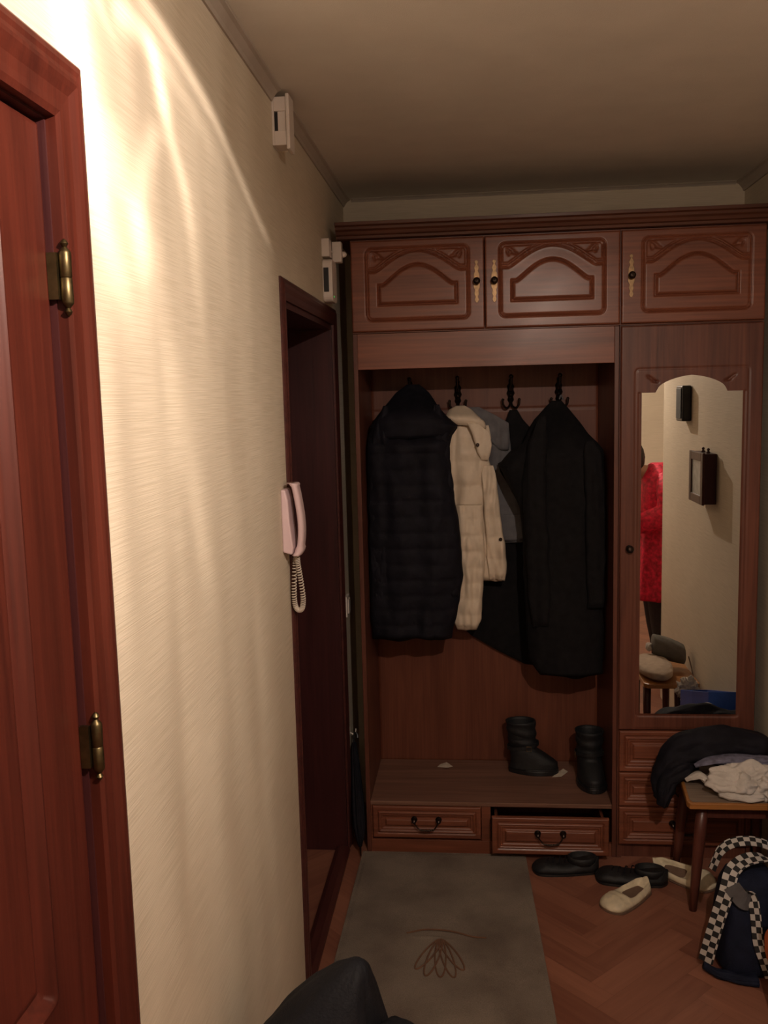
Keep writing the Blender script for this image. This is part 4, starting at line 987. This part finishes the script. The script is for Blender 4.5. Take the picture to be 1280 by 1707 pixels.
strap([(1.235, 2.60, .275), (1.250, 2.595, .255), (1.268, 2.592, .235), (1.29, 2.60, .225)], .05, (0, 0, 1), 'grey_webbing', 'greytape')
drape('black_base_strap', [(1.160, 2.60, .022, .010, .010), (1.19, 2.58, .014, .018, .012), (1.24, 2.56, .014, .022, .012), (1.30, 2.55, .014, .025, .012)], M['navy'], t, 19)
o = lump('paper_packet', (1.335, 2.548, .130), (.020, .012, .055), M['orange'], None, (1.335, 2.548, .07), seed=3, amp=.15); tag(o, 'orange packet tucked against the front of the navy bag', 'packet')

# dark bundle in the foreground
t = thing('hooded_jacket', (.20, 1.60, 0), 'dark navy hooded jacket bundled up at the near end of the rug', 'jacket')
rings = []
prof = [(0.0, .16, .20, .17), (.10, .155, .20, .17), (.22, .155, .185, .16), (.34, .16, .165, .145), (.43, .165, .145, .12), (.50, .175, .120, .10), (.56, .195, .092, .08), (.61, .215, .062, .058), (.645, .235, .034, .034), (.66, .245, .010, .010)]
prof = [(z, cx_+.02, rx, ry) for z, cx_, rx, ry in prof]
for z, cx_, rx, ry in [tuple(np.interp(zz, [p[0] for p in prof], [p[k] for p in prof]) for k in range(4)) for zz in np.linspace(0, .66, 70)]:
    r = []
    for a in np.linspace(0, 2*PI, 72, endpoint=False):
        q = 1+.16*noise.noise(Vector((math.cos(a)*1.7, math.sin(a)*1.7, z*5)))+.06*noise.noise(Vector((math.cos(a)*5, math.sin(a)*5, z*14)))
        r.append((max(.012, cx_+rx*q*math.cos(a)), 1.60+ry*q*math.sin(a), z+.001))
    rings.append(r)
MB().ring(rings).obj('jacket_bulk', M['darknavy'], t, smooth=True)
drape('sleeve', [(.30, 1.56, .50, .03, .02), (.335, 1.56, .525, .05, .04), (.365, 1.56, .50, .05, .04), (.39, 1.56, .42, .045, .035), (.40, 1.56, .32, .04, .03), (.405, 1.56, .18, .04, .03), (.40, 1.56, .04, .03, .03)], M['darknavy'], t, 23)
drape('toggle', [(.280, 1.480, .565, .003, .003), (.284, 1.478, .552, .004, .004), (.288, 1.476, .54, .003, .003)], M['greytape'], t, 25)

# ---------------------------------------------------------------- right wall: seen in the mirror
t = thing('wall_box', (W, 1.96, 1.57), 'slim black glossy box high on the right wall, seen in the mirror', 'wall box')
MB().box(W-.045, 1.90, 1.572, W-.002, 2.03, 1.742).obj('case', M['blackplastic'], t, bevel=.006)
MB().box(W-.049, 1.915, 1.585, W-.0452, 2.015, 1.73).obj('front_cover', M['leather'], t, bevel=.002)
t = thing('key_cabinet', (W, 2.38, 1.22), 'dark wooden key cabinet with a pale picture door, seen in the mirror', 'key cabinet')
y0, y1, z0, z1, xo = 2.262, 2.500, 1.228, 1.446, W-.062
MB().box(xo+.012, y0, z0, W-.001, y1, z1).obj('case', M['mahz'], t, bevel=.002)
m = MB()
for a, b, c, d in ((y0-.004, y0+.034, z0-.004, z1+.004), (y1-.034, y1+.004, z0-.004, z1+.004)): m.box(xo, a, c, xo+.0118, b, d)
m.box(xo, y0+.034, z0-.004, xo+.0118, y1-.034, z0+.034).box(xo, y0+.034, z1-.034, xo+.0118, y1-.034, z1+.004)
dr = m.obj('door', M['cherryz'], t, bevel=.003)
MB().box(xo+.006, y0+.034, z0+.034, xo+.0117, y1-.034, z1-.034).obj('picture', M['piclight'], dr)
for y in (y0+.12, y1-.03): MB().lathe([(.008, 0), (.009, .004), (.004, .010), (.007, .016), (.004, .022), (0, .023)], (W-.03, y, z1+.001), 'z', 12).obj('finial', M['mahz'], t, smooth=True)

# second stool, only seen in the mirror
t = thing('padded_stool', (1.40, 2.2, 0), 'low wooden stool with a beige cushion, seen in the mirror', 'stool')
S0, S1, T0, T1, SH = 1.268, 1.520, 1.99, 2.365, .385
MB().prism([(S0, T0+.02), (S0+.02, T0), (S1-.02, T0), (S1, T0+.02), (S1, T1-.02), (S1-.02, T1), (S0+.02, T1), (S0, T1-.02)], SH-.022, SH, 'z').obj('stool_top', M['stooledge'], t, bevel=.004)
for x, y in ((S0+.02, T0+.05), (S1-.09, T0+.05), (S0+.02, T1-.05), (S1-.09, T1-.05)):
    MB().tube([(x, y, SH-.023), (x+.002, y, .2), (x+.004, y, 0)], [.019, .017, .013], 14).obj('leg', M['stoolleg'], t, smooth=True)
cu = lump('seat_cushion', (1.345, 2.19, SH+.030), (.082, .17, .034), M['cushion'], None, (1.345, 2.19, SH), seed=31, amp=.08, power=.6, zmin=SH+.0005); tag(cu, 'beige cushion on the second stool, seen in the mirror', 'cushion')
t = thing('cloth_roll', (1.44, 2.22, SH), 'grey rolled cloth lying across the stool, seen in the mirror', 'cloth')
rings = []
for f in np.linspace(0, 1, 30):
    c = Vector((1.362, 2.05, SH+.106)).lerp(Vector((1.500, 2.12, SH+.070)), f); r = .055*(.86+.14*math.sin(PI*f))*(.8 if f in (0, 1) else 1)
    rings.append([(c.x+f*0+.0, c.y+r*math.cos(a), c.z+r*math.sin(a)+.002*math.sin(9*a+f*8)) for a in np.linspace(0, 2*PI, 28, endpoint=False)])
MB().ring(rings).obj('rolled_cloth', M['grey'], t, smooth=True)
lump('white_end', (1.345, 2.05, SH+.09), (.016, .026, .022), M['whitecloth'], t, seed=41, amp=.2)
t = thing('power_cord', (1.48, 2.1, 0), 'thin brown cord trailing from the stool to the floor, seen in the mirror', 'cord')
MB().tube(bez([(1.524, 2.10, .44), (1.531, 2.15, .38), (1.529, 2.30, .25), (1.50, 2.42, .10), (1.42, 2.44, .010), (1.36, 2.40, .008), (1.34, 2.30, .05), (1.335, 2.1, .20), (1.33, 1.97, .30), (1.34, 1.96, .36)], 10), .0028, 8).obj('cord', M['insole'], t, smooth=True)
t = thing('blue_bag', (1.44, 2.56, 0), 'blue plastic carrier bag standing against the right wall, seen in the mirror', 'bag')
rings = []
zt_ = lambda y: .385+(y-2.44)/.44*.135
for f, i_ in ((0, .008), (.5, -.002), (.97, 0), (1, 0), (1, .004), (.93, .006), (.3, .010)):
    rings.append([(a, b, max(.002, zt_(b)*f)) for a, b in ((1.412+i_, 2.44+i_), (1.460, 2.44+i_), (1.532-i_, 2.44+i_), (1.532-i_, 2.66), (1.532-i_, 2.875-i_), (1.475, 2.875-i_), (1.424+i_, 2.875-i_), (1.412+i_, 2.66))])
MB().ring(rings).obj('bag_shell', M['blue'], t, bevel=.002)
bh = .385
o = lump('plastic_bag', (1.452, 2.404, .375), (.050, .030, .050), M['whitecloth'], None, (1.452, 2.40, .32), seed=51, amp=.5, f=5, crease=.3); tag(o, 'crumpled white bag between padded stool and blue bag, seen in the mirror', 'bag')

# ---------------------------------------------------------------- ceiling lamp (above the frame)
t = thing('ceiling_lamp', (LAMP.x, LAMP.y, H), 'ceiling lamp with a shallow white enamel dish over a bare bulb', 'lamp')
LX, LY = LAMP.x, LAMP.y
MB().lathe([(.05, 2.4995), (.052, 2.488), (.040, 2.478), (.012, 2.474)], (LX, LY, 0), 'z', 28).obj('ceiling_rose', M['enamel'], t, smooth=True)
MB().lathe([(.018, 2.474), (.018, 2.440), (.016, 2.432)], (LX, LY, 0), 'z', 20).obj('lamp_holder', M['enamel'], t, smooth=True)
MB().lathe([(.020, 2.450), (.07, 2.445), (.12, 2.432), (.15, 2.415), (.152, 2.412), (.149, 2.411), (.119, 2.428), (.07, 2.441), (.020, 2.446)], (LX, LY, 0), 'z', 40).obj('lamp_shade', M['enamel'], t, smooth=True)
MB().lathe([(.012, 2.4315), (.016, 2.424), (.026, 2.410), (.027, 2.402), (.020, 2.394), (.008, 2.390), (0, 2.3895)], (LX, LY, 0), 'z', 24).obj('bulb', M['bulb'], t, smooth=True)

# ---------------------------------------------------------------- the person seen in the mirror
def skin_mesh(name, V, E, R, mat, parent, root=0, sub=2):
    me = bpy.data.meshes.new(name); me.from_pydata([tuple(v) for v in V], E, [])
    o = finish(name, me, mat, parent)
    md_ = o.modifiers.new('skin', 'SKIN'); md_.use_smooth_shade = True
    for i, r in enumerate(R): me.skin_vertices[0].data[i].radius = r if isinstance(r, tuple) else (r, r)
    me.skin_vertices[0].data[root].use_root = True
    s = o.modifiers.new('sub', 'SUBSURF'); s.levels = sub; s.render_levels = sub
    return o
PX, PY = 1.625, .90
HY, HZ = .195, 1.255
pt_ = thing('person', (PX, PY, 0), 'person in red lace tunic and charcoal tights, standing in side passage, seen in mirror', 'person')
def person():
    V = []; E = []; R = []
    def v(p, r, link=None):
        V.append((PX+p[0], PY+p[1], p[2])); R.append(r)
        if link is not None: E.append((link, len(V)-1))
        return len(V)-1
    pel = v((0, 0, .74), (.13, .10)); ab = v((0, .0, .86), (.115, .085), pel); ch = v((0, .005, 1.03), (.125, .09), ab); up = v((0, .015, 1.15), (.10, .07), ch)
    nk = v((-.0, .10, 1.195), (.045, .045), up); hd0 = v((-.0, HY-.02, HZ-.045), (.040, .042), nk); v((-.0, HY-.01, HZ+.01), (.040, .042), hd0)
    for s in (-1, 1):
        hp_ = v((s*.075, 0, .68), (.085, .085), pel); kn = v((s*.08, .01, .40), (.050, .052), hp_); cf = v((s*.08, -.005, .28), (.045, .05), kn); an = v((s*.08, -.015, .085), (.028, .032), cf)
        hl_ = v((s*.082, -.02, .035), (.028, .03), an); v((s*.095, .12, .025), (.036, .020), hl_)
    body = skin_mesh('body', V, E, R, M['skin'], pt_)
    # arms with hands, one continuous chain each, hand fingers curling
    for s in (-1, 1):
        V.clear(); E.clear(); R.clear()
        sh = v((s*.125, .01, 1.165), (.045, .045)); el = v((s*.165, .02, .94), (.034, .034), sh); wr = v((s*.12, .23, .91), (.022, .026), el); pm = v((s*.09, .285, .905), (.016, .032), wr); pk = v((s*.075, .315, .90), (.013, .034), pm)
        for k, ln in ((-1.5, .058), (-.5, .068), (.5, .064), (1.5, .05)):
            a_ = v((s*.066, .325, .90-k*.016), (.0085, .008), pk); b_ = v((s*(.066-ln*.40), .325+ln*.25, .90-k*.017), (.0075, .0075), a_); v((s*(.066-ln*.8), .325+ln*.2, .895-k*.017), (.0065, .0065), b_)
        th = v((s*.10, .265, .94), (.010, .010), wr); v((s*.075, .285, .955), (.008, .008), th)
        skin_mesh('arm', V, E, R, M['skin'], pt_)
    # head and face
    cx_, cy_, cz_ = PX, PY+HY, HZ+.012
    G = lambda v_, c_, w_: math.exp(-((v_-c_)/w_)**2)
    def hr(d):
        x, y, z = d
        sx = .073*(1-.26*max(0, -z)**1.6); sy = .090*(1-.10*max(0, -z)**2)
        k = Vector((x*sx, y*sy, z*.112)); f = max(0, y)
        o = 0
        o += .021*G(x, 0, .11)*G(z, -.12, .13)*f+.010*G(x, 0, .09)*G(z, .08, .16)*f
        o -= .008*(G(x, .34, .16)+G(x, -.34, .16))*G(z, .09, .11)*f
        o += .004*(G(x, .34, .22)+G(x, -.34, .22))*G(z, .26, .06)*f
        o += .0045*G(x, 0, .20)*G(z, -.43, .055)*f+.005*G(x, 0, .20)*G(z, -.53, .06)*f-.003*G(x, 0, .2)*G(z, -.48, .02)*f
        o += .007*G(x, 0, .25)*G(z, -.78, .12)*f
        return k+Vector(d)*o
    def shell(fn, nu, nv):
        return [[fn((math.sin(PI*i/nv)*math.cos(2*PI*j/nu), math.sin(PI*i/nv)*math.sin(2*PI*j/nu), -math.cos(PI*i/nv))) for j in range(nu)] for i in range(nv+1)]
    C_ = Vector((cx_, cy_, cz_))
    hd = MB().ring(shell(lambda d: C_+hr(d), 96, 72)).obj('head', M['skin'], pt_, smooth=True)
    def hair(d):
        x, y, z = d
        edge = .42+.25*abs(x)-.9*max(0, .55-abs(x)*.2-y*0)*0
        face = max(0, min(1, (y-.10+.25*max(0, -z))/.14))*max(0, min(1, (.50-z)/.12))
        cut = max(0, min(1, (-.55-z)/.1))
        t = 1.12+.03*noise.noise(Vector((x*8, y*3, z*8)))+.012*math.sin(40*math.atan2(x, z+.2))
        return C_+hr(d)*(t*(1-max(face, cut))+.88*max(face, cut))
    MB().ring(shell(hair, 120, 90)).obj('hair', M['hair'], pt_, smooth=True)
    for s in (-1, 1):
        ec = C_+Vector((s*.0255, .068, .010))
        MB().lathe([(0, -.0105)]+[(.0105*math.sin(q), -.0105*math.cos(q)) for q in np.linspace(.2, 2.94, 10)]+[(0, .0105)], ec, 'y', 16).obj('eye', M['enamel'], hd, smooth=True)
        MB().lathe([(.0048, .0088), (.0044, .0104), (0, .0110)], ec, 'y', 14).obj('iris', M['hair'], hd)
        MB().tube(bez([C_+Vector((s*.040, .074, .026)), C_+Vector((s*.028, .084, .031)), C_+Vector((s*.012, .088, .028))]), .0022, 6).obj('eyebrow', M['hair'], hd)
        MB().lathe([(0, -.006), (.012, -.005), (.017, 0), (.012, .004), (.005, .002), (0, .003)], C_+Vector((s*.074, .0, -.002)), 'x', 16).obj('ear', M['skin'], hd, smooth=True)
    MB().tube(bez([C_+hr((-.20, .85, -.49)), C_+hr((-.08, .87, -.465)), C_+hr((0, .875, -.475)), C_+hr((.08, .87, -.465)), C_+hr((.20, .85, -.49))]), [.0012]+[.003]*31+[.0012], 8).obj('mouth', M['lips'], hd, smooth=True)
    # tunic
    rings = []
    for z, rx, ry in ((.46, .195, .165), (.475, .195, .165), (.50, .19, .16), (.60, .182, .152), (.72, .170, .142), (.85, .155, .128), (.95, .158, .125), (1.05, .165, .125), (1.13, .165, .112), (1.18, .150, .095), (1.215, .105, .075), (1.235, .062, .058), (1.24, .052, .050)):
        rings.append([(PX+rx*math.copysign(abs(math.cos(a))**.85, math.cos(a))*(1+(.05*math.sin(9*a) if z < .9 else .01*math.sin(9*a))), PY+.01+ry*math.sin(a)*(1+(.05*math.sin(9*a+1) if z < .9 else 0)), z) for a in np.linspace(0, 2*PI, 64, endpoint=False)])
    MB().ring(rings).obj('tunic', M['red'], pt_, smooth=True)
    for s in (-1, 1):
        P = bez([(PX+s*.085, PY+.01, 1.175), (PX+s*.165, PY+.005, 1.10), (PX+s*.178, PY+.005, .985), (PX+s*.160, PY+.09, .925), (PX+s*.14, PY+.16, .915)], 8)
        MB().tube(P, [min(.050+.018*i/(len(P)-1), .030+.012*i) for i in range(len(P))], 28).obj('sleeve', M['red'], pt_, smooth=True)
        m = MB(); n = 24
        m.ring([[(PX+s*.08+r*math.cos(a), PY+yy+r*1.05*math.sin(a), z) for a in np.linspace(0, 2*PI, n, endpoint=False)] for z, r, yy in ((.56, .098, 0), (.46, .076, .006), (.40, .066, .01), (.28, .063, -.005), (.18, .050, -.012), (.10, .042, -.016), (.07, .040, -.016))])
        m.obj('tights', M['tights'], pt_, smooth=True)
        rings = [[(PX+s*.085+s*.012*f+w_*math.cos(a), PY-.07+.24*f, max(.002, .036+(.046-.024*f)*math.sin(a)-.002)) for a in np.linspace(0, 2*PI, 20, endpoint=False)] for f, w_ in ((0, .012), (.08, .034), (.3, .040), (.6, .046), (.85, .046), (.96, .032), (1, .012))]
        MB().ring(rings).obj('shoe', M['blackwool'], pt_, smooth=True)
person()
# the person faces across the passage
rot = Matrix.Rotation(PI/2, 4, 'Z') @ Matrix.Scale(1.04, 4)
for ch_ in pt_.children_recursive:
    ch_.data.transform(rot)
